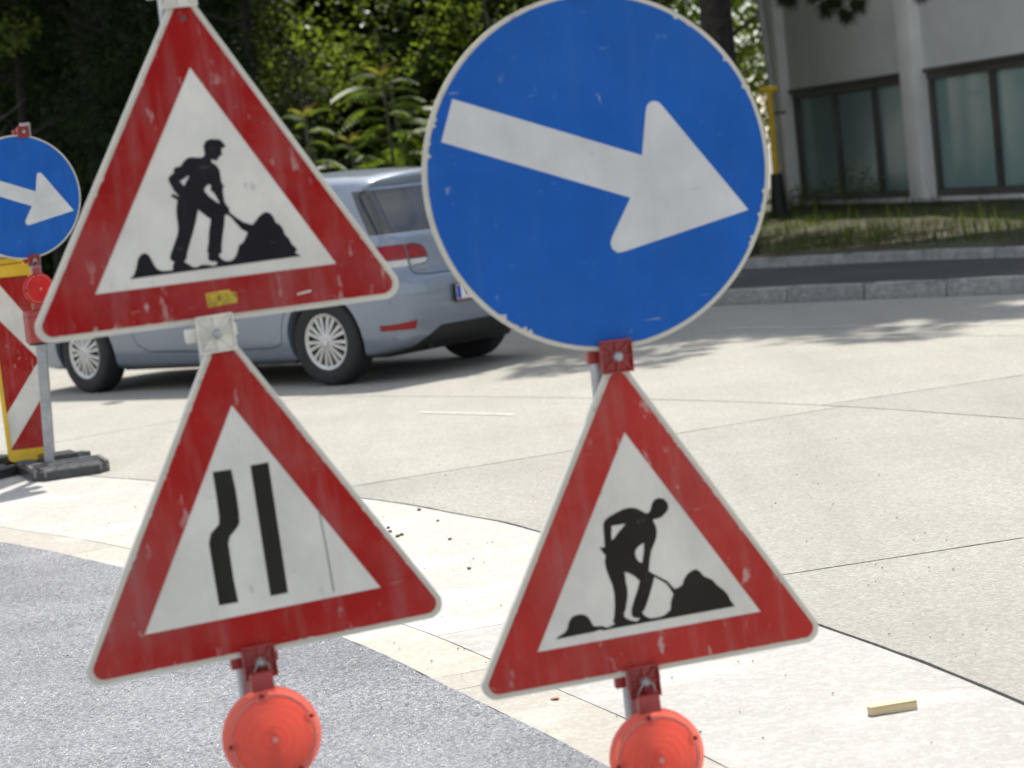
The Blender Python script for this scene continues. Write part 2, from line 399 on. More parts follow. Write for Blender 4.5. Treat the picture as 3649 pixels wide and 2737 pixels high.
# worn road marking dash and a thin pale seam by the kerb
pm = plain('worn_road_paint', (.72, .71, .67), .7, var=.2, scale=40)
def stripe(a, b, w, z, name, m, parent):
    a, b = Vector((*a, 0)), Vector((*b, 0)); t = (b - a).normalized(); n = Vector((-t.y, t.x, 0)) * w / 2
    n_seg = 18; V = []; 
    for i in range(n_seg + 1):
        p = a.lerp(b, i / n_seg); j = 1 + random.uniform(-.35, .2)
        V += [(p - n * j), (p + n * j)]
    F = [(2 * i, 2 * i + 2, 2 * i + 3, 2 * i + 1) for i in range(n_seg)]
    me = np_mesh([(v.x, v.y, z) for v in V], F); return obj(name, me, m, parent)
stripe((-.574, 13.467), (-.008, 12.788), .03, .004, 'road_marking', pm, road)
stripe((1.7, 17.35), (3.6, 14.95), .035, .004, 'road_marking', pm, road)

# kerb: single stones
def along(P, s0, s1, step):
    d = np.r_[0, np.cumsum(np.hypot(*np.diff(P, axis=0).T))]; s = s0
    while s + step < min(s1, d[-1]):
        a = np.array([np.interp(s, d, P[:, i]) for i in (0, 1)]); b = np.array([np.interp(s + step, d, P[:, i]) for i in (0, 1)])
        yield a, b; s += step
def stones(P, w, h0, h1, step, nm, m, parent, gap=.012, s0=0, s1=999, bev=.018, rj=.004):
    cache = {}
    for k, (a, b) in enumerate(along(P, s0, s1, step)):
        L = float(np.hypot(*(b - a))) - gap; key = k % 4
        if key not in cache:
            bmk = bmesh.new(); bm_box(bmk, (-.5, 0, 0), (.5, 1, 1)); 
            for v in bmk.verts: v.co = Vector((v.co.x * (step - gap), v.co.y * w, h0 + v.co.z * (h1 - h0)))
            es = [e for e in bmk.edges if min(v.co.z for v in e.verts) > (h0 + h1) / 2]
            bmesh.ops.bevel(bmk, geom=es, offset=bev * (.7 + .2 * key), segments=2, affect='EDGES')
            for v in bmk.verts: v.co += Vector((random.uniform(-rj, rj), random.uniform(-rj, rj), random.uniform(-rj, rj)))
            cache[key] = from_bm(bmk); cache[key].materials.append(m)
        c = (a + b) / 2; ang = math.atan2(b[1] - a[1], b[0] - a[0])
        o = obj(nm, cache[key], None, parent); o.location = (c[0], c[1], random.uniform(-.004, .004)); o.rotation_euler = (0, 0, ang + random.uniform(-.006, .006)); o.scale = (L / (step - gap), 1, 1)
kerb = thing('kerb', 'long grey kerb of worn concrete stones edging the road on the right', 'kerb')
obj('mortar_bed', ribbon(offset(KERB, .02), offset(KERB, .155), .09), MAT['joint'], kerb)
stones(KERB, .17, -.06, .135, .82, 'kerb_stone', MAT['kerb'], kerb, s0=14, s1=34, rj=.008)
# pavement and its inner edging
struct('pavement', ribbon(offset(KERB, .172), EDGE, .122), MAT['walk'])
edging = thing('garden_edging', 'low pale concrete edging between dark pavement and the grass verge', 'edging')
stones(EDGE, .16, .02, .215, 1.0, 'edging_stone', plain('pale_edging_concrete', (.30, .30, .29), .85, var=.2, scale=9, bump=.2), edging, gap=.008, s0=16, s1=38, bev=.03)
# verge / woodland floor
E2 = offset(EDGE, .155)[::8]; nE = len(E2); V = []; F = []; K = 14
for i in range(nE):
    for k in range(K + 1):
        t = (k / K) ** 1.3; p = E2[i] * (1 - t) + BACK[i] * t
        z = .17 + .10 * min(1, t * 4) + .02 * math.sin(p[0] * 3.1 + p[1] * 1.7) + .015 * math.sin(p[0] * 7 - p[1] * 4)
        if p[0] < 2.5: z += max(0, t - .62) * 16 * min(1, (2.5 - p[0]) / 4)
        V.append((p[0], p[1], z))
for i in range(nE - 1):
    for k in range(K):
        a = i * (K + 1) + k; F.append((a, a + K + 1, a + K + 2, a + 1))
me = np_mesh(V, F); smooth_mesh(me, 80)
k = NT('verge_soil'); k.set(Roughness=.95)
k.col(k.mix(k.bw(.42, .6, k.noise(1.6, 5)), k.ramp(k.noise(30, 4), [(.3, (.024, .018, .013)), (.7, (.07, .052, .036))]), (.07, .075, .03))); k.bump(k.noise(45, 4), .6, .03)
struct('verge', me, k.m)

# ---------------------------------------------------------------- building
YAWB = R_(-74.608)
bld = thing('office_building', 'pale grey building with wide windows behind the grass verge on the right', 'building', (5.026, 37.6, 0), YAWB)
mw = plain('grey_render', (.70, .70, .69), .85, var=.05, scale=1.5, bump=.08)
mcol = plain('pale_column_render', (.88, .88, .86), .8, var=.05, scale=2, bump=.08)
mfr = plain('bronze_window_frame', (.075, .07, .062), .45, var=.1)
mpl = plain('plinth_concrete', (.16, .155, .15), .9, var=.2, scale=3)
kg = NT('frosted_window_glass'); kg.set(Roughness=.12); kg.b.inputs['Specular IOR Level'].default_value = .25
kg.col(kg.ramp(kg.noise(1.2, 3), [(.3, (.19, .295, .29)), (.7, (.235, .345, .335))])); mgl = kg.m
obj('wall', box((-.34, .32, .0), (24, 11, 7.0)), mw, bld)
obj('roof', box((-.6, -.25, 7.002), (24.3, 11.3, 7.25), .02), mpl, bld)
obj('plinth', box((-.36, -.06, -.4), (24, .30, .30)), mpl, bld)
obj('sill', box((-.38, -.12, .303), (24, .31, .36), .01), mw, bld)
cols = [-.40 + 4.95 * i for i in range(5)]
for i, c in enumerate(cols):
    obj('column', box((c, -.14, -.3 if i == 0 else .362), (c + .47, .318, 6.998), .012), mcol, bld)
    if i == len(cols) - 1: break
    u0, u1 = c + .473, c + 4.947
    obj('wall_panel', box((u0, .03, 2.19), (u1, .318, 6.998)), mw, bld)
    w = obj('window', box((u0, .06, 2.05), (u1, .315, 2.188)), mfr, bld)
    obj('head_trim', box((u0, .0, 2.155), (u1, .058, 2.215), .006), mfr, w)
    obj('bottom_rail', box((u0, .07, .363), (u1, .315, .47)), mfr, w)
    xs = [u0, u0 + 1.62, u0 + 3.08, u1] if i == 0 else ([u0, u0 + 1.9, u0 + 3.6, u1] if i == 1 else [u0, u0 + 1.5, u0 + 3.0, u1])
    for j in range(4):
        a = xs[j] - (.0 if j == 0 else .065); b = xs[j] + (.0 if j == 3 else .065)
        if j == 0: b = xs[j] + .12
        if j == 3: a = xs[j] - .06
        obj('mullion', box((a, .065, .472), (b, .315, 2.048), .008), mfr, w)
    ed = [xs[0] + .12, xs[1] - .065, xs[1] + .065, xs[2] - .065, xs[2] + .065, xs[3] - .06]
    for j in range(3): obj('pane', box((ed[2 * j] + .002, .125, .473), (ed[2 * j + 1] - .002, .15, 2.047)), mgl, w)

# yellow standpipe and leaning pole at the building corner
pp = thing('standpipe', 'yellow pipe with a tee top on a dark stub beside the building corner', 'pipe', (4.28, 34, .2))
ym = plain('yellow_pipe_paint', (.80, .52, .02), .4, var=.1); dk = plain('dark_iron', (.02, .02, .022), .6)
obj('pipe', tube([(.0, 0, .72), (.005, 0, 1.95)], .052, 14), ym, pp)
obj('tee', tube([(-.15, -.02, 1.975), (.13, .02, 1.975)], .055, 14), ym, pp)
obj('stub', tube([(0, 0, -.1), (0, 0, .72)], [.15, .09], 12), dk, pp)
obj('bracket', tube([(.02, 0, 1.62), (.24, .1, 1.62)], .018, 8), dk, pp)
lp = thing('leaning_pole', 'thin light grey pole rising behind the yellow pipe by the building', 'pole', (4.36, 34.4, .2))
obj('shaft', tube([(0.06, 0, 0), (.03, 0, 2.0), (-.09, 0, 4.2)], [.06, .055, .045], 10), plain('pale_pole', (.38, .38, .36), .5, metal=.2), lp)
obj('foot_flange', lathe([(0, 0), (.12, 0), (.12, .03), (.07, .035), (0, .035)], 16), dk, lp, (.06, 0, 0))

W1= [[(-0.1569, -0.1086), (-0.1486, -0.1025), (-0.1426, -0.0893), (-0.1379, -0.0748), (-0.1322, -0.068), (-0.125, -0.0653), (-0.1185, -0.0697), (-0.1152, -0.0766), (-0.1121, -0.0856), (-0.1079, -0.0948), (-0.1021, -0.0998), (-0.096, -0.1021), (-0.0784, -0.1028), (-0.0774, -0.0954), (-0.075, -0.0903), (-0.0736, -0.0876), (-0.0792, -0.0844), (-0.0807, -0.0809), (-0.078, -0.0726), (-0.0722, -0.0615), (-0.062, -0.0412), (-0.0592, -0.0329), (-0.0584, -0.0222), (-0.0586, -0.0071), (-0.0575, 0.0057), (-0.0536, 0.022), (-0.0639, 0.0306), (-0.0613, 0.0346), (-0.0483, 0.0266), (-0.0505, 0.0296), (-0.0577, 0.0402), (-0.0625, 0.0525), (-0.0649, 0.0603), (-0.063, 0.0655), (-0.0559, 0.07), (-0.0524, 0.0722), (-0.054, 0.0762), (-0.0502, 0.0805), (-0.0392, 0.0821), (-0.034, 0.089), (-0.0268, 0.0946), (-0.0201, 0.096), (-0.0117, 0.0946), (-0.0011, 0.0928), (0.0047, 0.0954), (0.0067, 0.0994), (0.0061, 0.106), (0.0064, 0.1135), (0.0102, 0.1206), (0.016, 0.1238), (0.0237, 0.1242), (0.0289, 0.1228), (0.0364, 0.122), (0.0403, 0.1183), (0.0429, 0.1137), (0.0456, 0.1091), (0.0431, 0.1066), (0.0388, 0.1066), (0.0364, 0.1004), (0.0383, 0.0948), (0.0349, 0.0937), (0.0331, 0.0917), (0.03, 0.0893), (0.0273, 0.0853), (0.0238, 0.0842), (0.0199, 0.0876), (0.0166, 0.0871), (0.0158, 0.0838), (0.0191, 0.0808), (0.0249, 0.0758), (0.0292, 0.0667), (0.0293, 0.0559), (0.0296, 0.0451), (0.0321, 0.0394), (0.0334, 0.0356), (0.0304, 0.0342), (0.03, 0.0234), (0.0305, 0.0104), (0.032, 0.0048), (0.0374, -0.0034), (0.0375, -0.011), (0.0433, -0.0171), (0.0511, -0.0246), (0.061, -0.0323), (0.0714, -0.0368), (0.0767, -0.0385), (0.0829, -0.0328), (0.0905, -0.025), (0.0977, -0.0204), (0.1046, -0.0184), (0.1118, -0.0221), (0.1164, -0.0292), (0.1191, -0.0393), (0.1266, -0.0446), (0.1311, -0.0528), (0.1331, -0.0628), (0.1397, -0.0713), (0.1438, -0.0827), (0.1497, -0.0889), (0.1523, -0.0947), (0.1475, -0.0974), (0.1524, -0.1024), (0.1586, -0.1058)], [(0.0662, -0.0514), (0.0552, -0.0435), (0.0478, -0.0329), (0.0387, -0.0188), (0.0317, -0.0136), (0.0282, -0.0153), (0.0249, -0.0323), (0.0189, -0.0532), (0.0149, -0.0701), (0.014, -0.0819), (0.0096, -0.0829), (0.0078, -0.0877), (0.0125, -0.0937), (0.0175, -0.0976), (0.026, -0.0993), (0.0328, -0.0973), (0.039, -0.0916), (0.0435, -0.0823), (0.0469, -0.073), (0.0564, -0.0676), (0.062, -0.0585)], [(-0.0186, 0.0011), (-0.0119, -0.0062), (-0.0042, -0.0136), (0.0022, -0.0193), (-0.0002, -0.0292), (-0.0037, -0.0396), (-0.006, -0.0523), (-0.0072, -0.0609), (-0.0107, -0.0713), (-0.012, -0.078), (-0.0103, -0.08), (-0.0122, -0.0906), (-0.0084, -0.095), (0.0002, -0.096), (0.0041, -0.0991), (0.0014, -0.1031), (-0.0052, -0.104), (-0.0156, -0.1006), (-0.0264, -0.0996), (-0.0333, -0.1027), (-0.0408, -0.1021), (-0.0458, -0.0983), (-0.0516, -0.0932), (-0.0566, -0.0904), (-0.0515, -0.0846), (-0.0488, -0.0752), (-0.043, -0.0608), (-0.0338, -0.0403), (-0.0256, -0.0197), (-0.0218, -0.0072)], [(-0.0264, 0.0645), (-0.0294, 0.0584), (-0.0346, 0.0514), (-0.0383, 0.0454), (-0.0405, 0.0478), (-0.0449, 0.0559), (-0.0381, 0.0583), (-0.0322, 0.0619)], [(0.0078, 0.0444), (0.0104, 0.0398), (0.0084, 0.0324), (0.0133, 0.0286), (0.0167, 0.0217), (0.02, 0.0138), (0.0224, 0.007), (0.0183, 0.0086), (0.0105, 0.016), (0.0028, 0.0234), (-0.0026, 0.0316), (-0.0031, 0.0359), (0.002, 0.0418)]]
W2= [[(-0.1828, -0.1103), (-0.1764, -0.1058), (-0.1654, -0.1015), (-0.1587, -0.0947), (-0.1549, -0.084), (-0.1492, -0.0759), (-0.1417, -0.0721), (-0.13, -0.0717), (-0.1212, -0.0751), (-0.1151, -0.0819), (-0.1116, -0.0905), (-0.1091, -0.0978), (-0.1013, -0.1003), (-0.092, -0.1008), (-0.0833, -0.1058), (-0.0762, -0.1048), (-0.0665, -0.1019), (-0.069, -0.0946), (-0.0658, -0.0883), (-0.0617, -0.0661), (-0.0598, -0.0435), (-0.0612, -0.0272), (-0.0659, -0.0104), (-0.0695, 0.0063), (-0.07, 0.02), (-0.0669, 0.0309), (-0.0712, 0.0373), (-0.0764, 0.0473), (-0.0665, 0.0464), (-0.0655, 0.0626), (-0.0643, 0.0806), (-0.0638, 0.0896), (-0.0598, 0.0969), (-0.0509, 0.1023), (-0.0362, 0.1078), (-0.0216, 0.1122), (-0.0098, 0.113), (0.0016, 0.1107), (0.0103, 0.1058), (0.0188, 0.0987), (0.0244, 0.0966), (0.0294, 0.0992), (0.0326, 0.1056), (0.0361, 0.1141), (0.0415, 0.1201), (0.05, 0.1221), (0.059, 0.119), (0.065, 0.1105), (0.0663, 0.1023), (0.0629, 0.0948), (0.0564, 0.0902), (0.0524, 0.0863), (0.0475, 0.0848), (0.0414, 0.0835), (0.0345, 0.0842), (0.0332, 0.0803), (0.0363, 0.0718), (0.0378, 0.0612), (0.0358, 0.0501), (0.0295, 0.0375), (0.0219, 0.025), (0.0179, 0.0119), (0.0145, -0.0013), (0.0123, -0.0124), (0.0196, -0.0194), (0.0347, -0.03), (0.0455, -0.0376), (0.0514, -0.0467), (0.0584, -0.056), (0.067, -0.054), (0.0745, -0.0507), (0.0795, -0.04), (0.0864, -0.032), (0.0966, -0.0268), (0.1051, -0.0253), (0.1116, -0.0305), (0.1185, -0.041), (0.1339, -0.0506), (0.1419, -0.0623), (0.1546, -0.075), (0.1606, -0.0841), (0.165, -0.0965), (0.1718, -0.1088), (-0.0791, -0.1093), (-0.0886, -0.1099), (-0.0975, -0.1072), (-0.1071, -0.1089)], [(-0.0486, 0.0848), (-0.0206, 0.0847), (-0.026, 0.0788), (-0.0365, 0.0703), (-0.0473, 0.0595), (-0.0518, 0.0569), (-0.0511, 0.0693)], [(0.0102, 0.0425), (0.0081, 0.0273), (0.002, 0.0043), (-0.0039, 0.0076), (-0.0087, 0.0153), (-0.0103, 0.0247), (-0.0076, 0.0323), (0.0003, 0.0389)], [(-0.035, -0.0065), (-0.0283, -0.0088), (-0.0176, -0.0164), (-0.0075, -0.0285), (-0.0128, -0.0424), (-0.0224, -0.0614), (-0.0301, -0.0785), (-0.032, -0.0896), (-0.0282, -0.0961), (-0.0179, -0.0985), (-0.0172, -0.1019), (-0.0246, -0.1043), (-0.0379, -0.0989), (-0.0464, -0.0917), (-0.0466, -0.0848), (-0.042, -0.0764), (-0.0356, -0.0546), (-0.0338, -0.0411), (-0.0351, -0.0248)], [(0.0212, -0.0254), (0.0174, -0.0362), (0.009, -0.0554), (0.0008, -0.0724), (-0.0069, -0.086), (-0.0111, -0.0876), (-0.009, -0.0937), (-0.0027, -0.0994), (0.0038, -0.1033), (0.0202, -0.1041), (0.0323, -0.1021), (0.0452, -0.094), (0.0484, -0.0784), (0.0549, -0.0646), (0.0485, -0.0508), (0.0426, -0.0417), (0.0319, -0.033)]]
NA= [[(-0.0532, 0.1414), (-0.0195, 0.1405), (-0.0173, 0.0996), (-0.0179, 0.0599), (-0.0201, 0.0404), (-0.0282, 0.0309), (-0.041, 0.0201), (-0.0461, 0.0078), (-0.047, -0.0586), (-0.0451, -0.1025), (-0.0803, -0.1017), (-0.0806, -0.0431), (-0.0806, 0.0144), (-0.0745, 0.0309), (-0.0568, 0.0452), (-0.0547, 0.058), (-0.0535, 0.0931)], [(0.0167, 0.141), (0.05, 0.1411), (0.0483, -0.1033), (0.0157, -0.103)]]
AR= [[(-0.2623, 0.1613), (0.0858, 0.0229), (0.1009, 0.1023), (0.1041, 0.1131), (0.1101, 0.1196), (0.1186, 0.1215), (0.1274, 0.1187), (0.134, 0.111), (0.2832, -0.0997), (0.0327, -0.1517), (0.0203, -0.1523), (0.0108, -0.1446), (0.0083, -0.1332), (0.0123, -0.1225), (0.0553, -0.053), (-0.2916, 0.0853)]]

# ================================================================ signs, posts, lamps
M_RED1 = sign_sheet('red_sheet_scuffed', (.32, .006, .006), seed=1, amt=.64)
M_RED2 = sign_sheet('red_sheet_faded', (.36, .014, .011), seed=2.3, amt=.67)
M_RED3 = sign_sheet('red_sheet_worn', (.42, .034, .027), seed=3.7, amt=.65)
M_WHT = [sign_sheet('white_sheet_%d' % i, (.70, .675, .60), wear=(.30, .29, .28), amt=.69, seed=5 + i * 1.3, grime=(.42, .40, .35)) for i in range(3)]
M_BLK = [sign_sheet('black_symbol_%d' % i, c, wear=(.20, .19, .15), amt=.70, seed=9 + i, grime=(.05, .05, .045)) for i, c in enumerate([(.010, .009, .014), (.022, .020, .015), (.020, .017, .013)])]
M_BLU = [sign_sheet('blue_sheet_%d' % i, (.009, .100, .40), wear=(.40, .45, .52), amt=.71 + .03 * i, seed=12 + 2 * i, grime=(.06, .15, .33)) for i in range(2)]
M_ARW = sign_sheet('arrow_sheet', (.60, .60, .585), wear=(.38, .38, .38), amt=.72, seed=15, grime=(.42, .40, .37))
M_RIM = sign_sheet('aged_rim_paint', (.57, .54, .45), wear=(.25, .22, .18), amt=.62, seed=17, grime=(.45, .40, .28))
M_GALV = plain('galvanised_steel', (.36, .37, .38), .42, metal=.75, var=.12, scale=18, bump=.05)
M_BOLT = plain('zinc_bolt', (.42, .45, .45), .35, metal=.85, var=.15, scale=60)
M_REDP = plain('red_plastic_clamp', (.34, .035, .03), .42, var=.14, scale=22, bump=.05)
M_WHTP = plain('grimy_white_plastic', (.76, .73, .64), .45, var=.13, scale=26, bump=.05)
M_YEL = plain('yellow_plastic', (.72, .46, .02), .4, var=.08, scale=12, bump=.03)
M_RUB = plain('black_recycled_plastic', (.045, .046, .048), .30, var=.25, scale=25, bump=.25)
M_GLINT = plain('plastic_rib_glints', (.20, .20, .195), .28, var=.3, scale=30, bump=.2)  # lighter grey puts sun glints on the raised ribs into the colour
M_STK = plain('yellow_sticker', (.60, .42, .02), .5, var=.25, scale=90)
def lens_mat(name, c, c2, trans=.5, clear=0):
    k = NT(name); k.set(Roughness=.09); k.b.inputs['Specular IOR Level'].default_value = .6
    k.col(k.ramp(k.noise(14, 3), [(.3, c), (.7, c2)]))
    k.bump(k.math('ADD', k.noise(55, 2), k.voro(150)), .35, .003)
    if clear: k.b.inputs['Transmission Weight'].default_value = clear; k.b.inputs['IOR'].default_value = 1.25
    t = k.n.new('ShaderNodeBsdfTranslucent'); t.inputs['Color'].default_value = (*c2, 1)
    m = k.n.new('ShaderNodeMixShader'); m.inputs[0].default_value = trans
    k.l.new(k.b.outputs[0], m.inputs[1]); k.l.new(t.outputs[0], m.inputs[2]); k.l.new(m.outputs[0], k.out.inputs['Surface'])
    return k.m
M_LENS = lens_mat('red_lamp_lens', (.88, .30, .24), (.96, .40, .32), .42, .75)
M_LENSD = lens_mat('deep_red_lamp_lens', (.55, .012, .01), (.80, .03, .02))
M_SHELL = lens_mat('red_lamp_shell', (.86, .22, .16), (.96, .34, .26), .65)
M_REFL = lens_mat('lamp_reflector', (.92, .46, .38), (.97, .56, .47), .6)
M_PINK = lens_mat('pale_lens_groove', (.72, .33, .29), (.80, .40, .35), .35)

def frame(X, Y, Z, yaw, rho=0, tilt=0):
    ex = Vector((math.cos(yaw), math.sin(yaw), 0)); ez = Vector((0, 0, 1))
    a = math.cos(rho) * ex + math.sin(rho) * ez; b = -math.sin(rho) * ex + math.cos(rho) * ez; n = a.cross(b)
    return Matrix(((a.x, b.x, n.x, X), (a.y, b.y, n.y, Y), (a.z, b.z, n.z, Z), (0, 0, 0, 1)))
def tri(inr): return [(0, 2 * inr), (-inr * math.sqrt(3), -inr), (inr * math.sqrt(3), -inr)]
def plate_mesh(poly, th=.013, bev=.0028):
    bm = bmesh.new(); bm_prism(bm, poly, -th, 0.0)
    es = [e for e in bm.edges if all(abs(v.co.z) < 1e-6 for v in e.verts)]
    bmesh.ops.bevel(bm, geom=es, offset=bev, segments=2, affect='EDGES')
    return from_bm(bm, 40)
def nicked(poly, amt, chance=.3):
    """outline with small chips out of it"""
    out = []
    for i, (x, y) in enumerate(poly):
        r = math.hypot(x, y); k = 1 - (random.uniform(.2, 1) * amt / r if random.random() < chance else 0); out.append((x * k, y * k))
    return out
def densify(poly, step):
    out = []
    for (x, y), (u, v) in zip(poly, poly[1:] + poly[:1]):
        n = max(1, int(math.hypot(u - x, v - y) / step)); out += [(x + (u - x) * k / n, y + (v - y) * k / n) for k in range(n)]
    return out
INR_O, INR_R = .2050, .1945
def triangle_sign(name, label, M, red, wht, blk, symbol, inner_side=.445):
    s = thing(name, label, 'road sign', mat4=M)
    outer = rounded_poly(tri(INR_O), .027, 10)
    obj('plate', plate_mesh(outer), wht, s)
    obj('rim', fill2d([rounded_poly(tri(INR_O - .0028), .0245, 10), rounded_poly(tri(INR_R + .0005), .0195, 10)], -.0004, .0005), M_RIM, s)
    redo = nicked(densify(rounded_poly(tri(INR_R), .019, 10), .006), .0022, .10)
    obj('red_border', fill2d([redo, tri(inner_side / (2 * math.sqrt(3)))], -.0006, .0011), red, s)
    obj('symbol', fill2d(symbol, -.0006, .0012), blk, s)
    for v in (.10, -.10): obj('back_channel', box((-.16 + max(0, v) * .6, v - .015, -.030), (.16 - max(0, v) * .6, v + .015, -.0135), .003), M_GALV, s)
    return s
q_UL = (-.5156, 4.1137, 1.3748, .2682, .0136); q_LL = (-.5012, 4.0878, .7606, .2885, .0418); q_LR = (.2082, 4.2135, .6204, .2128, .0291); q_DI = (.2021, 4.2122, 1.3660, .2128, 0.)
UL, LL, LR, DI = [frame(*q) for q in (q_UL, q_LL, q_LR, q_DI)]
s = triangle_sign('roadworks_sign', 'upper left red triangle sign, worker in a cap shovelling, yellow sticker on its border', UL, M_RED1, M_WHT[0], M_BLK[0], W1)
st = obj('sticker', fill2d([[(-.0254, -.152), (.0191, -.1501), (.0196, -.1545), (.0307, -.1571), (.0306, -.1751), (-.0239, -.1783)]], .0009, .0016), M_STK, s)
bm = bmesh.new()
for i in range(5):
    y = -.1565 - .0042 * i; x = -.022
    while x < .024:
        w = random.uniform(.003, .008); bm_box(bm, (x, y - .0007, .0014), (min(x + w, .027), y + .0007, .0019)); x += w + .0022
bm_box(bm, (-.003, -.169, .0014), (.001, -.160, .0020)); bm_box(bm, (.0262, -.166, .0014), (.0295, -.1585, .0020))
obj('print', from_bm(bm), plain('sticker_print', (.16, .11, .02), .6), st)
obj('paper_scrap', fill2d([[(.142, -.1735), (.168, -.1700), (.1685, -.1735), (.1425, -.1765)]], .0009, .0016), M_WHT[0], s)
obj('dent', fill2d([circle(.0055, 12, (.0, .345))], .0008, .0014), plain('rubbed_spot', (.10, .06, .05), .5), s)
s = triangle_sign('lane_narrows_sign', 'lower left red triangle sign with two black bars for a road narrowing on the left', LL, M_RED2, M_WHT[1], M_BLK[1], NA)
obj('hairline_scratch', fill2d([[(.1285, .035), (.1302, .035), (.1330, -.03), (.1345, -.118), (.1325, -.118), (.1312, -.03)]], -.0004, .0013), plain('scratch_grey', (.20, .20, .19), .6), s)
triangle_sign('roadworks_sign', 'right-hand red triangle sign, bareheaded worker shovelling, below the large blue disc', LR, M_RED3, M_WHT[2], M_BLK[2], W2)
def disc_sign(label, M, blu, chips, R=.333):
    s = thing('keep_right_sign', label, 'road sign', mat4=M)
    obj('plate', plate_mesh(circle(R, 128)), M_RIM, s)
    fc = []
    for x, y in circle(R - .0085, 360):
        r = math.hypot(x, y); ang = math.degrees(math.atan2(y, x)); k = 0
        for c0, c1, dep in chips:
            if c0 < ang < c1 and random.random() < .22: k = random.uniform(.1, 1) * dep
        fc.append((x * (1 - k / r), y * (1 - k / r)))
    face = obj('blue_face', fill2d([fc, AR[0]], -.0006, .0010), blu, s)
    obj('arrow', fill2d(AR, -.0006, .0012), M_ARW, s)
    for v in (.14, -.14): obj('back_channel', box((-.24, v - .015, -.030), (.24, v + .015, -.0135), .003), M_GALV, s)
    return s
disc_sign('large blue disc sign with a white arrow pointing down right, in the foreground', DI, M_BLU[0], [(22, 60, .006), (-32, -12, .006), (150, 170, .008), (-140, -118, .012), (-100, -80, .003)])

def clamp(post, M, u, v, m, lug=True, loop=False, pole_gap=.05, s=.031):
    """square ribbed clamp plate gripping sign edges, with bolt"""
    bm = bmesh.new()
    bm_box(bm, (-s, -s, .0035), (s, s, .0075), None, .0012)
    t = .0035
    for lo, hi in (((-s, -s), (s, -s + t)), ((-s, s - t), (s, s)), ((-s, -s + t), (-s + t, s - t)), ((s - t, -s + t), (s, s - t))):
        bm_box(bm, (lo[0] + .0003, lo[1] + .0003, .0076), (hi[0] - .0003, hi[1] - .0003, .0150), None, .0008)
    for k in range(8):
        R3 = Matrix.Rotation(k * math.pi / 4, 4, 'Z'); L = (s - .004) * (1.36 if k % 2 else 1)
        bm_box(bm, (.010, -.0016, .0077), (L, .0016, .0140), R3, .0005)
    bm_lathe(bm, [(0, .0078), (.0125, .0078), (.0125, .0155), (.009, .0165), (0, .0165)], 18)
    bm_box(bm, (-s * .72, -s * .8, -pole_gap + .004), (s * .72, s * .8, -.0138), None, .002)
    if lug:
        bm_box(bm, (-s - .017, -.012, -.036), (s * .71 - .05, .013, -.018), None, .002)
        bm_box(bm, (s * .74, -.010, -.036), (s + .010, .013, -.020), None, .002)
    c = obj('clamp', from_bm(bm, 35), m, post)
    c.matrix_local = Matrix.Translation(post.location).inverted() @ M @ Matrix.Translation((u, v, 0))
    obj('bolt', lathe([(0, .0166), (.0095, .0166), (.0105, .019), (.0085, .0235), (.004, .0255), (0, .0258)], 8), M_BOLT, c)
    if loop:
        obj('wire_loop', tube([(-.020, -.030, .014), (-.016, -.018, .021), (.0, .012, .029), (.012, -.004, .030), (.016, -.026, .022), (-.004, -.032, .016), (-.020, -.030, .014)], .0019, 8), M_BOLT, c)
    return c
def foot_plate(name, label, loc, rotz, L=.80, W=.40, H=.11, group=None):
    t = thing(name, label, 'foot plate', loc, rotz, group)
    ch = .07; P = [(-W / 2 + ch, -L / 2), (W / 2 - ch, -L / 2), (W / 2, -L / 2 + ch), (W / 2, L / 2 - ch), (W / 2 - ch, L / 2), (-W / 2 + ch, L / 2), (-W / 2, L / 2 - ch), (-W / 2, -L / 2 + ch)]
    bm = bmesh.new(); bm_prism(bm, P, .0, lambda u, v: H * (.46 + .24 * (1 - abs(v) / (L / 2))))
    obj('body', from_bm(bm), M_RUB, t)
    zt = lambda v: H * (.46 + .24 * (1 - abs(v) / (L / 2)))
    bm = bmesh.new()
    bm_prism(bm, [(-.09, -.11), (.09, -.11), (.09, .11), (-.09, .11)], .03, H)
    obj('socket', from_bm(bm), M_RUB, t)
    for sgn in (-1, 1):
        for j, vv in enumerate((.14, .225, .31, .375)):
            bmr = bmesh.new(); v0 = sgn * vv
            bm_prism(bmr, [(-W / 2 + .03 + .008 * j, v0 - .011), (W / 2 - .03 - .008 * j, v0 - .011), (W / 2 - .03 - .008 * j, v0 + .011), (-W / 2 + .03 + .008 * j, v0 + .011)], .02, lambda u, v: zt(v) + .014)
            obj('rib', from_bm(bmr), M_GLINT, t)
        for sx in (-1, 1):
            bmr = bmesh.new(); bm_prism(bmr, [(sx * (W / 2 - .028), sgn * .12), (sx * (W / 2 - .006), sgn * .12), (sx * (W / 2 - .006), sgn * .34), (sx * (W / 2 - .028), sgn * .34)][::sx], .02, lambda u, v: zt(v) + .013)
            obj('edge_bar', from_bm(bmr), M_GLINT, t)
        bmr = bmesh.new()
        for r_ in range(4):
            x = -.085
            while x < .07:
                w = random.uniform(.012, .03); y = sgn * (.255 + r_ * .010) - .002
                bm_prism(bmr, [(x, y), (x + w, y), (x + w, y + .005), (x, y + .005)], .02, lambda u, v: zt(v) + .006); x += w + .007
        obj('raised_mark', from_bm(bmr), M_GLINT, t)
    return t
def pole_part(post, top, base_z=.03, s=.021, lean=(0, 0), name='pole'):
    P = rounded_poly([(-s, -s), (s, -s), (s, s), (-s, s)], .005, 3); bm = bmesh.new()
    vs = bm_prism(bm, P, base_z, top)
    for v in vs: v.co.x += lean[0] * v.co.z; v.co.y += lean[1] * v.co.z
    return obj(name, from_bm(bm, 40), M_GALV, post)
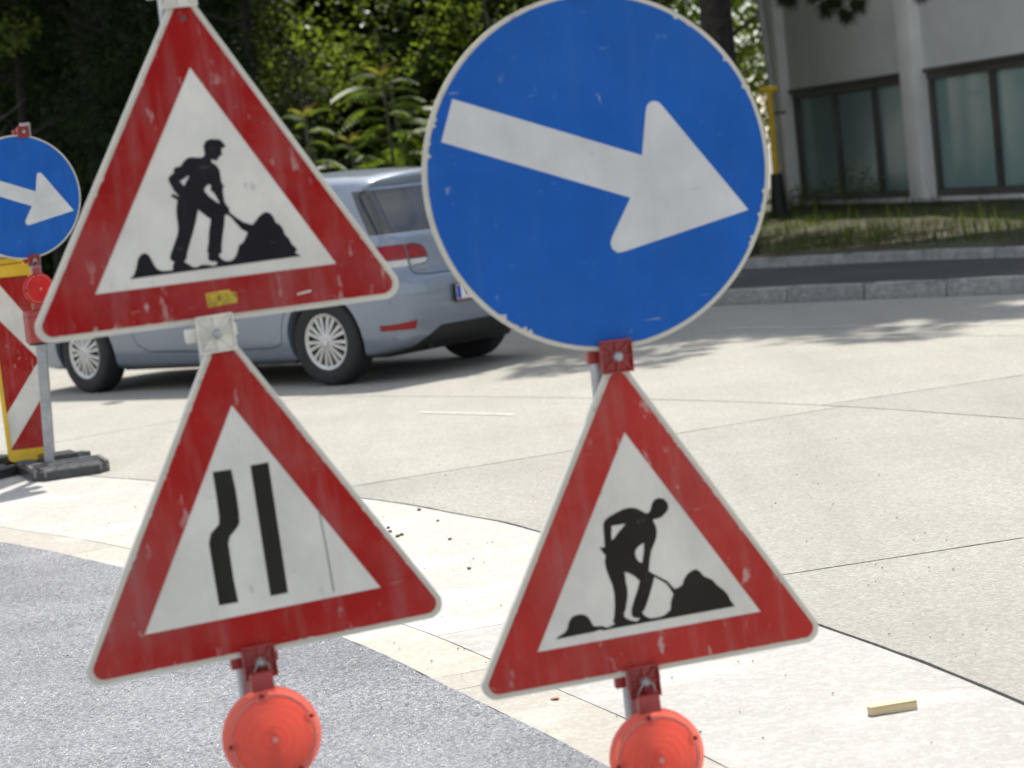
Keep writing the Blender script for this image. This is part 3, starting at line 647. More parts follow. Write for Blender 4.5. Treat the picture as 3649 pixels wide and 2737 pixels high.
def lamp(label, M, u, v, m, R=.091, group=None, z=.034):
    t = thing('warning_lamp', label, 'warning lamp', mat4=M @ Matrix.Translation((u, v - R * 1.05 - .21, z)), group=group)
    c = Vector((0, R * 1.05 + .21, 0)); T = Matrix.Translation(c)
    k = R / .091
    obj('lens', lathe([(0, .030), (.008, .030), (.0095, .0265), (.020, .0285), (.023, .0255), (.034, .0270), (.037, .0235), (.048, .0240), (.051, .0205), (.061, .0205), (.064, .0165), (.0735, .0125), (.0745, .0095), (.0805, .0085), (.0815, .0125), (.088, .011), (.091, .005), (.091, -.012), (.084, -.014)], 72, M=T @ Matrix.Scale(k, 4)), m, t)
    obj('back_shell', lathe([(.0838, -.013), (.082, -.03), (.068, -.050), (.03, -.058), (0, -.058)], 48, M=T @ Matrix.Scale(k, 4)), M_SHELL if m is M_LENS else m, t)
    obj('reflector', lathe([(.074, -.006), (.066, -.012), (.064, -.018), (.050, -.026), (.048, -.032), (.030, -.038), (.028, -.042), (.010, -.045), (0, -.045)], 48, M=T @ Matrix.Scale(k, 4)), M_REFL, t)
    angs = (97, 18, 182, -58)
    ring = []
    pts = []
    for i in range(144):
        a = 2 * math.pi * i / 144; r = .0775
        for sa in angs:
            d = (math.degrees(a) - sa + 180) % 360 - 180
            if abs(d) < 6.5: r = .0775 - .0115 * math.sqrt(max(0, 1 - (d / 6.5) ** 2))
        pts.append(c + Vector((r * k * math.cos(a), r * k * math.sin(a), .0105)))
    bm = bmesh.new(); bm_tube(bm, pts + pts[:1], .0026 * k, 6, cap=False); obj('groove_ring', from_bm(bm, 60), M_PINK, t)
    for sa in angs:
        a = R_(sa); obj('screw', lathe([(0, .0145), (.0035, .0145), (.0042, .012), (.0042, .006)], 10), dk_red, t, c + Vector((.0795 * k * math.cos(a), .0795 * k * math.sin(a), 0)))
    obj('centre_boss', lathe([(0, .034), (.0055, .034), (.0065, .0305), (.0065, .026)], 16, M=T), M_PINK, t)
    obj('bulb_holder', box((-.006, c.y - .066, -.040), (.010, c.y + .008, -.010), .003), M_PINK, t)
    obj('hanger', box((-.024, c.y + R - .004, -.010), (.018, c.y + R + .030, .010), .003), M_REDP, t)
    obj('neck', box((-.035, .185, -.045), (.035, c.y - R + .012, .006), .004), M_REDP, t)
    hb = obj('battery_box', box((-.085, .012, -.075), (.085, .186, .022), .012, 3), M_REDP, t)
    obj('lid_seam', box((-.0865, .150, -.0765), (.0865, .154, .0235), .002), dk_red, hb)
    obj('bottom_cap', box((-.07, .0, -.065), (.07, .0118, .014), .003), dk, t)
    return t
dk_red = plain('dark_red_recess', (.12, .012, .012), .5)
# left post
def post_at(label, M, u, gap, top, group=None):
    p = M @ Vector((u, 0, -gap)); return thing('sign_post', label, 'sign post', (p.x, p.y, 0), 0, group)
po = post_at('galvanised post carrying the two red triangles on the left, white clamps', UL, -.016, .064, 1.86)
o = pole_part(po, 1.86, .03); o.rotation_euler = (0, 0, .27)
clamp(po, UL, -.007, .398, M_WHTP, s=.034); clamp(po, LL, -.0085, .390, M_WHTP, s=.034); clamp(po, LL, -.025, -.218, M_REDP, loop=True)
foot_plate('foot_plate', 'black foot plate under the post with two red triangles', (po.location.x, po.location.y, 0), .27)
lamp('round red warning lamp hanging under the road-narrowing triangle', LL, -.0275, -.353, M_LENS)
po = post_at('galvanised post carrying the large blue disc and the right triangle', DI, -.014, .064, 1.8)
o = pole_part(po, 1.80, .03); o.rotation_euler = (0, 0, .21)
clamp(po, DI, -.004, .360, M_REDP); clamp(po, DI, -.004, -.3445, M_REDP); clamp(po, LR, -.027, -.219, M_REDP, loop=True)
foot_plate('foot_plate', 'black foot plate under the post with the large blue disc', (po.location.x, po.location.y, 0), .21)
lamp('round red warning lamp hanging under the right-hand triangle', LR, -.0265, -.360, M_LENS)

# far group at the left edge
FD = frame(-2.515, 12.15, 1.516, .50, 0)
disc_sign('small distant blue disc sign with white arrow at the left edge', FD, M_BLU[1], [(-60, -40, .002)])
po = thing('sign_post', 'slightly leaning grey post holding the distant blue disc at left', 'sign post', (-2.555, 12.24, 0))
ln = ((-2.462 + 2.549) / 1.8, 0)
o = pole_part(po, 1.91, .06, .026, ln); o.rotation_euler = (0, 0, 0)
clamp(po, FD, .055, .345, M_REDP); clamp(po, FD, .028, -.343, M_REDP, loop=True)
foot_plate('foot_plate', 'black ribbed plastic foot plate on the concrete under the distant post', (-2.53, 12.36, 0), R_(22), .78, .42, .10)
lamp('red warning lamp glowing in the sun under the distant blue disc', frame(-2.468, 12.10, 1.02, .55), 0, 0, M_LENSD, .085, z=0)
PF = frame(-2.69, 12.45, .10, .15)
pb = thing('marker_beacon', 'red and white striped beacon board in a yellow frame at the left edge', 'beacon board', mat4=PF)
out = rounded_poly([(-.130, -.03), (.126, -.03), (.116, 1.06), (-.140, 1.06)], .03, 5); inn = rounded_poly([(-.107, .035), (.103, .035), (.097, .99), (-.117, .99)], .006, 3)
obj('frame', fill2d([out, inn], -.02, .015), M_YEL, pb)
obj('top_bar', box((-.145, .990, -.028), (.120, 1.062, .026), .01), M_YEL, pb)
X0, X1 = -.115, .104
obj('panel', prism([(X0, .032), (X1, .032), (X1 - .006, .992), (X0 - .006, .992)], -.012, .004), M_RED2, pb)
def chev(pl): return fill2d([[(u, v - .10) for u, v in pl]], .0035, .0052)
obj('white_stripe', chev([(-.118, 1.088), (-.112, .893), (.1005, .622), (.099, .815), (-.085, 1.088)]), M_WHT[1], pb)
obj('white_stripe', chev([(.1015, .618), (.1025, .425), (-.113, .138), (-.113, .335)]), M_WHT[1], pb)
foot_plate('foot_plate', 'black foot plate partly out of frame under the striped beacon board', (-2.93, 12.52, 0), R_(-28), .78, .40, .10)
yl = thing('beacon_lamp', 'yellow lamp body with a red lens on top of the striped board', 'warning lamp', mat4=PF @ Matrix.Translation((-.02, 1.064, 0)))
obj('foot_block', box((-.10, 0, -.03), (.10, .035, .03), .01), M_YEL, yl)
obj('bolt', tube([(-.03, .045, .035), (.07, .045, .035)], .012, 10), M_BOLT, yl)
obj('stem', box((-.015, .03, -.025), (.045, .15, .025), .01), M_YEL, yl)
obj('clamp_ear', box((.046, .034, -.02), (.10, .085, .02), .015), M_YEL, yl)
obj('housing', box((-.16, .055, -.06), (-.016, .12, .03), .015), M_YEL, yl)
obj('lens', lathe([(0, .05), (.03, .048), (.06, .038), (.085, .012), (.088, -.01), (.06, -.04), (0, -.05)], 40), M_LENSD, yl, (-.10, .165, .02))

# ================================================================ car
def build_car():
    car = thing('hatchback_car', 'silver blue hatchback car seen from behind, driving past on the concrete road', 'car', (-.7455, 16.623, 0), R_(141.23))
    kp = NT('silver_blue_metallic_paint'); kp.set(Roughness=.30, Metallic=.30); kp.b.inputs['Coat Weight'].default_value = .7; kp.b.inputs['Coat Roughness'].default_value = .04
    kp.col(kp.ramp(kp.noise(2.0, 3), [(.3, (.185, .22, .275)), (.7, (.205, .24, .295))])); paint = kp.m
    kgl = NT('dark_car_glass'); kgl.set(Roughness=.03); kgl.b.inputs['Specular IOR Level'].default_value = .6; kgl.b.inputs['IOR'].default_value = 1.6
    kgl.col(kgl.ramp(kgl.noise(1.5, 2), [(.3, (.008, .010, .012)), (.7, (.014, .017, .019))])); glass = kgl.m
    black = plain('black_trim_plastic', (.012, .012, .013), .55, var=.2, scale=30)
    red = lens_mat('tail_light_red', (.27, .004, .005), (.40, .008, .009), .25)
    clear = plain('tail_light_clear', (.55, .52, .50), .12, var=.10, scale=12, spec=.8)
    chrome = plain('chrome', (.75, .75, .76), .12, metal=1)
    OUT = [(-.52, .215), (-.66, .27), (-.72, .38), (-.745, .50), (-.752, .60), (-.742, .675), (-.715, .722), (-.692, .79), (-.680, .88), (-.655, .965), (-.615, 1.03), (-.52, 1.15), (-.42, 1.27), (-.352, 1.36), (-.362, 1.392), (-.352, 1.422), (-.26, 1.445), (-.12, 1.457), (.1, 1.470), (.5, 1.482), (.95, 1.474), (1.3, 1.435), (1.55, 1.375), (1.9, 1.20), (2.2, 1.045), (2.34, .985), (2.6, .945), (2.95, .87), (3.2, .78), (3.34, .68), (3.42, .56), (3.45, .42), (3.43, .30), (3.36, .235), (3.15, .195), (2.9, .185), (1.9, .18), (1.0, .18), (.2, .18), (-.3, .19)]
    P = np.array(catmull(OUT, 5, True)); N = len(P)
    T = np.roll(P, -1, 0) - np.roll(P, 1, 0); T /= np.linalg.norm(T, axis=1)[:, None]
    nor = np.c_[-T[:, 1], T[:, 0]]                      # outline runs clockwise seen from -y: outward
    for _ in range(2): nor = nor + np.roll(nor, 1, 0) + np.roll(nor, -1, 0); nor /= np.linalg.norm(nor, axis=1)[:, None]
    zs = [.15, .25, .4, .6, .8, .88, .94, 1.0, 1.2, 1.35, 1.5]; ws = [.80, .85, .884, .893, .890, .882, .862, .832, .745, .67, .58]
    def W(x, z):
        w = np.interp(z, zs, ws); tr = np.clip(-x / .75, 0, 1); tf = np.clip((x - 2.5) / .95, 0, 1)
        return w * (1 - .085 * tr ** 2) * (1 - .15 * tf ** 2)
    def side(Pp, i, sgn):
        pass
    bm = bmesh.new(); rings = []
    nx, nz = nor[:, 0], nor[:, 1]; upn = np.maximum(nz, 0); hz = np.abs(nx); dn = np.maximum(-nz, 0)
    rin = .07 * upn ** 2 + .15 * hz ** 2 + .05 * dn ** 2; ry = .13 * upn ** 2 + .25 * hz ** 2 + .05 * dn ** 2
    hat = (P[:, 1] > 1.0) & (nx < 0); rin = np.where(hat, .075, rin); ry = np.where(hat, .12, ry)
    for _ in range(4): rin = (rin + np.roll(rin, 1) + np.roll(rin, -1)) / 3; ry = (ry + np.roll(ry, 1) + np.roll(ry, -1)) / 3
    edge = P; w0 = W(P[:, 0], P[:, 1]) - ry
    spine = np.c_[np.clip(P[:, 0], .35, 2.2), np.full(N, .70)]; rad = spine - P; rad /= np.linalg.norm(rad, axis=1)[:, None]
    Pin = P + rad * rin[:, None]
    levels = []                                          # from centre of left side outwards to the edge
    for f in (.90, .78, .60, .38, .18): q = Pin + (spine - Pin) * f; levels.append((q, W(q[:, 0], q[:, 1])))
    for th in np.radians([90, 67, 45, 22, 0]):
        q = P + rad * (rin * (1 - math.cos(th)))[:, None]; y = W(q[:, 0], q[:, 1]) - ry + ry * math.sin(th); levels.append((q, y))
    kb = .045 * hz + .028 * upn + .0 * dn
    loops = [[bm.verts.new((q[i, 0], y[i], q[i, 1])) for i in range(N)] for q, y in levels]
    for v in np.linspace(1, -1, 13)[1:-1]:
        q = P + nor * (kb * (1 - v * v))[:, None]; loops.append([bm.verts.new((q[i, 0], w0[i] * v, q[i, 1])) for i in range(N)])
    loops += [[bm.verts.new((q[i, 0], -y[i], q[i, 1])) for i in range(N)] for q, y in levels[::-1]]
    for A, B in zip(loops, loops[1:]):
        for i in range(N): bm.faces.new((A[i], A[(i + 1) % N], B[(i + 1) % N], B[i]))
    for L in (loops[0], loops[-1]): bm.faces.new(L)
    body = from_bm(bm)
    full = body.copy()
    def cutter(fn): b = bmesh.new(); fn(b); return from_bm(b)
    def strip(pts, w):
        pts = [Vector(p) for p in pts]; A, B = [], []
        for i, p in enumerate(pts):
            t = (pts[min(i + 1, len(pts) - 1)] - pts[max(i - 1, 0)]).normalized(); n = Vector((-t.y, t.x)) * w / 2
            A.append(tuple(p + n)); B.append(tuple(p - n))
        return A + B[::-1]
    mir = lambda poly: [(-u, v) for u, v in poly][::-1]
    # --- pieces let into the body: (name, material, [(poly, axis, h0, h1)], gap)
    front_win = rounded_poly([(2.02, 1.005), (1.92, 1.10), (1.50, 1.315), (1.10, 1.385), (.93, 1.395), (.86, .985)], .03, 3)
    rear_win = rounded_poly([(.80, .985), (.87, 1.395), (.45, 1.385), (.18, 1.33), (-.02, 1.03), (.06, .995)], .03, 3)
    hatch_glass = [(1.0, 1.035), (1.0, 1.348), (-1.0, 1.348), (-1.0, 1.035)][::-1]
    screen = rounded_poly([(.66, 1.03), (.54, 1.385), (-.54, 1.385), (-.66, 1.03)], .05, 4)
    hx = lambda u, v: np.interp(v, [1.0, 1.40], [-.485, -.185]); sx = lambda u, v: np.interp(v, [1.0, 1.40], [2.14, 1.38])
    tl_in = rounded_poly([(.47, .805), (.648, .800), (.648, .955), (.47, .950)], .05, 6)
    pieces = [
        ('side_window', glass, [(front_win, 'Y', .50, 1.1)]), ('side_window', glass, [(rear_win, 'Y', .50, 1.1)]),
        ('side_window', glass, [(front_win, 'Y', -1.1, -.50)]), ('side_window', glass, [(rear_win, 'Y', -1.1, -.50)]),
        ('rear_window', glass, [(hatch_glass, 'X', -1.0, hx)]), ('windscreen', glass, [(screen, 'X', sx, 2.9)]),
        ('brake_light', red, [([(-.20, 1.362), (.20, 1.362), (.20, 1.384), (-.20, 1.384)], 'X', -.6, -.28)]),
        ('rear_diffuser', black, [(rounded_poly([(.70, .10), (.60, .27), (.44, .365), (-.44, .365), (-.60, .27), (-.70, .10)], .05, 4), 'X', -1.0, -.45)]),
        ('bumper_reflector', red, [([(.675, .362), (.84, .368), (.90, .380), (.88, .405), (.675, .426)][::-1], 'X', -1.0, -.515)]),
        ('bumper_reflector', red, [([(-.675, .362), (-.84, .368), (-.90, .380), (-.88, .405), (-.675, .426)], 'X', -1.0, -.515)]),
        ('headlight', clear, [(rounded_poly([(.42, .66), (.90, .72), (.90, .84), (.50, .76)], .03, 3), 'X', 3.0, 4.0)]),
        ('headlight', clear, [(mir(rounded_poly([(.42, .66), (.90, .72), (.90, .84), (.50, .76)], .03, 3)), 'X', 3.0, 4.0)]),
        ('grille', black, [(rounded_poly([(-.39, .62), (.39, .62), (.39, .70), (-.39, .70)], .02, 3), 'X', 3.1, 4.0)]),
        ('air_intake', black, [(rounded_poly([(-.60, .27), (.60, .27), (.55, .42), (-.55, .42)], .04, 3), 'X', 3.1, 4.0)]),
    ]
    for sg in (1, -1):
        f = (lambda p: p) if sg == 1 else mir
        lo, hi, spl = .800, .955, .851
        pieces += [('tail_light', red, [(f([(.652, spl), (1.0, spl), (1.0, hi), (.652, hi)]), 'X', -1.0, -.43)]),
                   ('tail_light', clear, [(f([(.652, lo), (1.0, lo), (1.0, spl - .003), (.652, spl - .003)]), 'X', -1.0, -.43)]),
                   ('tail_light', red, [(f([(.652 - .008, spl), (.644, hi), (.56, hi - .002), (.51, hi - .015), (.482, hi - .04), (.472, hi - .07), (.470, spl)][::-1]), 'X', -1.0, -.52)]),
                   ('tail_light', clear, [(f([(.644, spl - .003), (.470, spl - .003), (.475, spl - .018), (.495, lo + .010), (.53, lo + .003), (.644, lo)][::-1]), 'X', -1.0, -.52)])]
    cuts = []
    for nm, mt, prs in pieces:
        b = bmesh.new()
        for poly, ax, h0, h1 in prs:
            c = np.mean(poly, axis=0); sm = [tuple(c + (np.array(p) - c) * (1 - (.008 if 'tail' in nm else .004) / max(.02, np.linalg.norm(np.array(p) - c)))) for p in poly]
            bm_prism(b, sm, h0, h1, ax); cb = bmesh.new(); bm_prism(cb, poly, h0, h1, ax); cuts.append(from_bm(cb))
        me = boolean(full.copy(), from_bm(b), 'INTERSECT'); smooth_mesh(me, 30)
        obj(nm, me, mt, car)
    for xw in (0, 2.575):
        for sg in (1, -1): cb = bmesh.new(); bm_lathe(cb, [(0, 0), (.352, 0), (.352, .6), (0, .6)], 48, 'Y', Matrix.Translation((xw, .56 if sg == 1 else -1.16, .325))); cuts.append(from_bm(cb))
    for c_ in cuts:
        nb_ = boolean(body.copy(), c_, 'DIFFERENCE')
        if len(nb_.polygons) > 500: body = nb_
        else: print('CUT FAILED', len(nb_.polygons))
    gcuts_ = []
    doors = [[(1.985, .97), (2.02, .80), (1.99, .50), (1.94, .36), (1.82, .305), (1.0, .285), (.52, .29), (.44, .315), (.405, .37), (.385, .46), (.335, .56), (.26, .64), (.15, .71), (.03, .79), (-.055, .88), (-.085, .965)], [(.825, .97), (.82, .80), (.855, .45), (.885, .31)], [(2.10, .93), (2.27, .74)]]
    for d in doors:
        for lo, hi in ((.60, 1.2), (-1.2, -.60)): g_ = bmesh.new(); bm_prism(g_, strip(d, .007), lo, hi, 'Y'); gcuts_.append(from_bm(g_))
    hs = [(.655, .797), (.652, .775), (.635, .752), (.60, .738), (.50, .730), (.0, .728)]; hs = hs + [(-u, v) for u, v in hs[::-1][1:]]
    g_ = bmesh.new(); bm_prism(g_, strip(hs, .008), -1.0, -.50, 'X'); gcuts_.append(from_bm(g_))
    for c_ in gcuts_:
        nb_ = boolean(body.copy(), c_, 'DIFFERENCE')
        if len(nb_.polygons) > 500: body = nb_
        else: print('GROOVE FAILED', len(nb_.polygons))
    smooth_mesh(body, 30); obj('body', body, paint, car)
    obj('underbody', box((-.45, -.70, .17), (3.05, .70, .40), .03), black, car)
    obj('axle_beam', tube([(0, -.7, .30), (0, .7, .30)], .05, 10), black, car)
    bm = bmesh.new(); bm_tube(bm, [(-.30, .40, .235), (-.58, .40, .225)], .032, 10); obj('exhaust_silencer', from_bm(bm, 50), black, car)
    for sg in (1, -1):
        obj('sill_trim', box((.36, min(sg * .80, sg * .70), .165), (2.2, max(sg * .80, sg * .70), .20), .01), black, car)
        mr = obj('door_mirror', box((1.78, -.13 if sg == -1 else .0, .98), (1.92, 0 if sg == -1 else .13, 1.12), .04, 4), paint, car, (0, sg * .88, 0))
        obj('mirror_glass', box((1.772, -.115 if sg == -1 else .015, .995), (1.781, -.015 if sg == -1 else .115, 1.105), .003), glass, mr)
        for hxp in (.98, -.0 + .16): obj('door_handle', box((hxp, -.02, .845), (hxp + .17, .02, .875), .012, 3), paint, car, (0, sg * .892, 0))
    # number plate
    npl = obj('number_plate', box((-.775, -.27, .565), (-.758, .27, .695), .004), black, car, (-.036, .075, -.055))
    fx = -.7765
    wh = plain('plate_white', (.72, .71, .69), .35, var=.04)
    obj('plate_face', box((fx - .003, -.257, .576), (fx, .257, .684)), wh, npl)
    rd = plain('plate_red', (.55, .05, .05), .4)
    for z0, z1 in ((.579, .583), (.677, .681)): obj('plate_line', box((fx - .0045, -.256, z0), (fx - .0032, .256, z1)), rd, npl)
    obj('country_band', box((fx - .0045, .213, .585), (fx - .0032, .254, .675)), plain('plate_blue', (.015, .05, .42), .4), npl)
    tk = plain('plate_ink', (.012, .012, .012), .5)
    Mx = Matrix(((0, 0, -1, fx - .0035), (-1, 0, 0, 0), (0, 1, 0, 0), (0, 0, 0, 1)))
    for s_, u, hgt, zz, mm in (('W', .185, .092, .597, tk), ('A', .245, .030, .592, wh)):
        tm = text_mesh(s_, hgt * 1.37, .0008); tm.transform(Matrix.Translation((0, u, zz)) @ Mx); obj('plate_letter', tm, mm, npl)
    crest = [(.100, .655), (.100, .620), (.1085, .606), (.117, .620), (.117, .655)]
    crest = [((u - .1085) * 1.5 + .098, v) for u, v in crest]
    bm = bmesh.new(); bm_prism(bm, crest, fx - .0045, fx - .0032, 'X'); obj('plate_crest', from_bm(bm), rd, npl)
    bm = bmesh.new(); bm_prism(bm, [(.040, .60), (.053, .60), (.053, .662), (.040, .662)], fx - .0045, fx - .0032, 'X'); obj('plate_letter', from_bm(bm), tk, npl)
    # tailgate lettering and round emblem
    tm = text_mesh('GOLF', .034, .002)
    for v in tm.vertices: v.co.x *= 1.55
    from mathutils.bvhtree import BVHTree
    bb_ = bmesh.new(); bb_.from_mesh(full); bvh = BVHTree.FromBMesh(bb_)
    for v in tm.vertices:
        y_, z_ = .618 - v.co.x, .763 + v.co.y; hit = bvh.ray_cast(Vector((-2, y_, z_)), Vector((1, 0, 0)))[0]
        v.co = Vector(((hit.x if hit else -.7) - .003 - max(0, v.co.z), y_, z_))
    bb_.free(); obj('model_lettering', tm, chrome, car)
    def emblem(R, parent, M):
        o = obj('emblem', lathe([(0, .002), (R, .002), (R, 0.006), (R * .9, .008), (R * .84, .006), (R * .84, .003), (0, .003)], 32), chrome, parent)
        bm = bmesh.new()
        for pts in ([(-.42, .68), (0, .02), (.42, .68)], [(-.72, .32), (-.36, -.66), (0, -.10), (.36, -.66), (.72, .32)]):
            bm_prism(bm, strip([(u * R, v * R) for u, v in pts], R * .17), .0032, .006)
        obj('emblem_strokes', from_bm(bm), chrome, o); o.matrix_local = M; return o
    emblem(.055, car, Matrix.Translation((-.732, 0, .875)) @ Matrix(((0, 0, -1, 0), (-1, 0, 0, 0), (0, 1, 0, 0), (0, 0, 0, 1))))
    # wheels
    tyre_m = plain('tyre_rubber', (.016, .016, .017), .75, var=.25, scale=30, bump=.1); cover_m = plain('silver_wheel_cover', (.52, .515, .50), .35, metal=.5, var=.06)
    tyre = lathe([(.196, -.085), (.230, -.100), (.285, -.100), (.306, -.088), (.316, -.065), (.316, .065), (.306, .088), (.285, .100), (.230, .100), (.196, .085), (.190, .0)], 56, 'Y', closed=True)
    for g in range(1): pass
    dishm = lathe([(0, .030), (.17, .036), (.203, .05), (.203, .0), (0, .0)], 48, 'Y')
    rimring = lathe([(.176, .080), (.194, .092), (.200, .092), (.203, .080), (.195, .06), (.178, .066)], 56, 'Y', closed=True)
    b = bmesh.new(); ns = 9
    for k_ in range(ns):
        a0 = 2 * math.pi * k_ / ns
        for da in (-.15, .15):
            a = a0 + da; Rm = Matrix.Rotation(a, 4, 'Y')
            V = [(.050, -.0085), (.180, -.0135), (.180, .0135), (.050, .0085)]
            bm_prism(b, [(r, t) for r, t in V], .055, lambda u, v: .088 - .010 * ((u - .05) / .14) ** 2 + .004, 'Z', Rm @ Matrix.Rotation(R_(-90), 4, 'X'))
    spokes = from_bm(b)
    hub = lathe([(0, .097), (.028, .097), (.040, .095), (.058, .088), (.062, .070), (.05, .03)], 32, 'Y')
    for xw, steer in ((0, 0), (2.575, R_(-7))):
        for sg in (1, -1):
            w = obj('wheel', tyre, tyre_m, car, (xw, sg * .765, .316), (0, 0, steer + (math.pi if sg == -1 else 0)))
            obj('brake_shade', dishm, black, w); obj('rim_ring', rimring, cover_m, w); obj('spokes', spokes, cover_m, w, None, (0, .17 + xw, 0)); obj('hub', hub, cover_m, w)
            emblem(.026, w, Matrix.Translation((0, .0955, 0)) @ Matrix(((-1, 0, 0, 0), (0, 0, 1, 0), (0, 1, 0, 0), (0, 0, 0, 1))))
    arc = lambda r, a0, a1, n=28: [(r * math.cos(R_(a0 + (a1 - a0) * i / n)), .325 + r * math.sin(R_(a0 + (a1 - a0) * i / n))) for i in range(n + 1)]
    for xw in (0, 2.575):
        for sg in (1, -1):
            b = bmesh.new(); bm_prism(b, [(xw + u, v) for u, v in arc(.3505, -15, 195) + arc(.343, 195, -15)], *((.563, .80) if sg == 1 else (-.80, -.563)), 'Y')
            bm_prism(b, [(xw + u, v) for u, v in arc(.342, -15, 195)], *((.563, .575) if sg == 1 else (-.575, -.563)), 'Y')
            obj('wheel_well', from_bm(b), black, car)
    return car
build_car()

# ================================================================ vegetation
def leaf_mat(name, lo, hi, trans=.45, gloss=.35, sat=1):
    k = NT(name); k.set(Roughness=gloss); k.b.inputs['Specular IOR Level'].default_value = .18
    g = k.n.new('ShaderNodeNewGeometry')
    c = k.ramp(g.outputs['Random Per Island'], [(0, lo), (1, hi)]); k.col(c)
    t = k.n.new('ShaderNodeBsdfTranslucent'); tcol = k.mix(.55, c, (.30, .42, .03), 'MIX'); k.l.new(tcol, t.inputs['Color'])
    m = k.n.new('ShaderNodeMixShader'); m.inputs[0].default_value = trans
    k.l.new(k.b.outputs[0], m.inputs[1]); k.l.new(t.outputs[0], m.inputs[2]); k.l.new(m.outputs[0], k.out.inputs['Surface'])
    return k.m
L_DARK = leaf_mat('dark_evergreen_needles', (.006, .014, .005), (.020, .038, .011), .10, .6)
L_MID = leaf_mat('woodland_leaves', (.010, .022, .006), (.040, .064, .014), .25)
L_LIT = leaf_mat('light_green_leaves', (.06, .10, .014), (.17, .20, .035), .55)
L_AIL = leaf_mat('tree_of_heaven_leaflets', (.045, .09, .014), (.11, .155, .03), .50, .42)
L_BRN = leaf_mat('young_bronze_leaflets', (.16, .10, .03), (.24, .15, .05), .45)
L_PINE = leaf_mat('pine_needles', (.012, .020, .008), (.035, .045, .016), .12, .5)
L_GRS = leaf_mat('verge_grass_blades', (.020, .034, .009), (.070, .075, .022), .25, .8)
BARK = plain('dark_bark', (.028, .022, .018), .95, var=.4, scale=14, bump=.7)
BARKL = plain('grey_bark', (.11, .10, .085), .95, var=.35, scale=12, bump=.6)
def unit(v): return v / (np.linalg.norm(v, axis=1)[:, None] + 1e-9)
def leaves(cen, size, ratio=.5, up=.35, dirs=None, fold=.12):
    """kite shaped leaves, one face each; cen (n,3), size scalar or (n,)"""
    n = len(cen); s = np.broadcast_to(np.asarray(size, float), (n,))[:, None]
    d = unit(rng.normal(size=(n, 3)) * (1, 1, .7)) if dirs is None else unit(dirs)
    nn = rng.normal(size=(n, 3)) + np.array([0, 0, up * 4]); w = unit(np.cross(d, nn)); nrm = np.cross(w, d)
    a = cen - d * s * .5; b = cen + w * s * ratio * .5 + nrm * s * fold; c = cen + d * s * .5; e = cen - w * s * ratio * .5 + nrm * s * fold
    V = np.stack([a, b, c, e], 1).reshape(-1, 3); F = np.arange(4 * n).reshape(n, 4)
    return V, F
def clumps(centres, radii, per, squash=.8, shell=.35):
    out = []
    for c, r in zip(centres, radii):
        m = int(per * r ** 2) + 6; v = unit(rng.normal(size=(m, 3))); rr = r * (1 - shell * rng.random(m) ** 1.5)
        out.append(np.asarray(c) + v * rr[:, None] * (1, 1, squash))
    return np.concatenate(out)
def crown_clumps(centre, R, n, r0, r1, shell=.5):
    """clump centres scattered through an ellipsoid, denser to the outside, ragged outline"""
    v = unit(rng.normal(size=(n, 3))); t = (1 - shell * rng.random(n)) * np.clip(1 + .18 * rng.normal(size=n), .5, 1.12)
    return np.asarray(centre) + v * t[:, None] * np.asarray(R), rng.uniform(r0, r1, n)
def trunk_mesh(h, r, limbs, lean=.25, n=10):
    bm = bmesh.new(); pts = []; rad = []
    ph = random.uniform(0, 6)
    for i in range(9):
        t = i / 8; pts.append((lean * math.sin(t * 2 + ph) * t, lean * math.cos(t * 1.7 + ph) * t * .6, h * t - .25 * (i == 0))); rad.append(r * (1.25 if i == 0 else 1) * (1 - .72 * t))
    bm_tube(bm, pts, rad, n)
    for (t, az, el, L) in limbs:
        i = int(t * 8); p = Vector(pts[i]); d = Vector((math.cos(az) * math.cos(el), math.sin(az) * math.cos(el), math.sin(el)))
        q = [p + d * L * s_ + Vector((0, 0, .12 * L * s_ * s_)) + Vector((random.uniform(-.05, .05), random.uniform(-.05, .05), 0)) * L for s_ in (0, .35, .7, 1)]
        bm_tube(bm, q, [rad[i] * .5, rad[i] * .36, rad[i] * .22, rad[i] * .08], 7)
    return from_bm(bm, 60)
def rand_limbs(n, L): return [(random.uniform(.35, .95), random.uniform(0, 6.28), random.uniform(.1, .8), L * random.uniform(.6, 1)) for _ in range(n)]
def tree(name, label, x, y, z0, h, r, cc, CR, ncl, per, size, leafm, barkm=BARK, cat='tree', group=None, r0=.45, r1=.95, ratio=.55):
    t = thing(name, label, cat, (x, y, z0), 0, group)
    obj('trunk', trunk_mesh(h, r, rand_limbs(12, max(CR) * .85)), barkm, t)
    c, rr = crown_clumps(cc, CR, ncl, r0, r1); P = clumps(c, rr, per)
    V, F = leaves(P, rng.uniform(.7, 1.25, len(P)) * size, ratio); obj('crown', np_mesh(V, F), leafm, t)
    return t
def gz(x, y):   # woodland floor height (rough)
    return .25
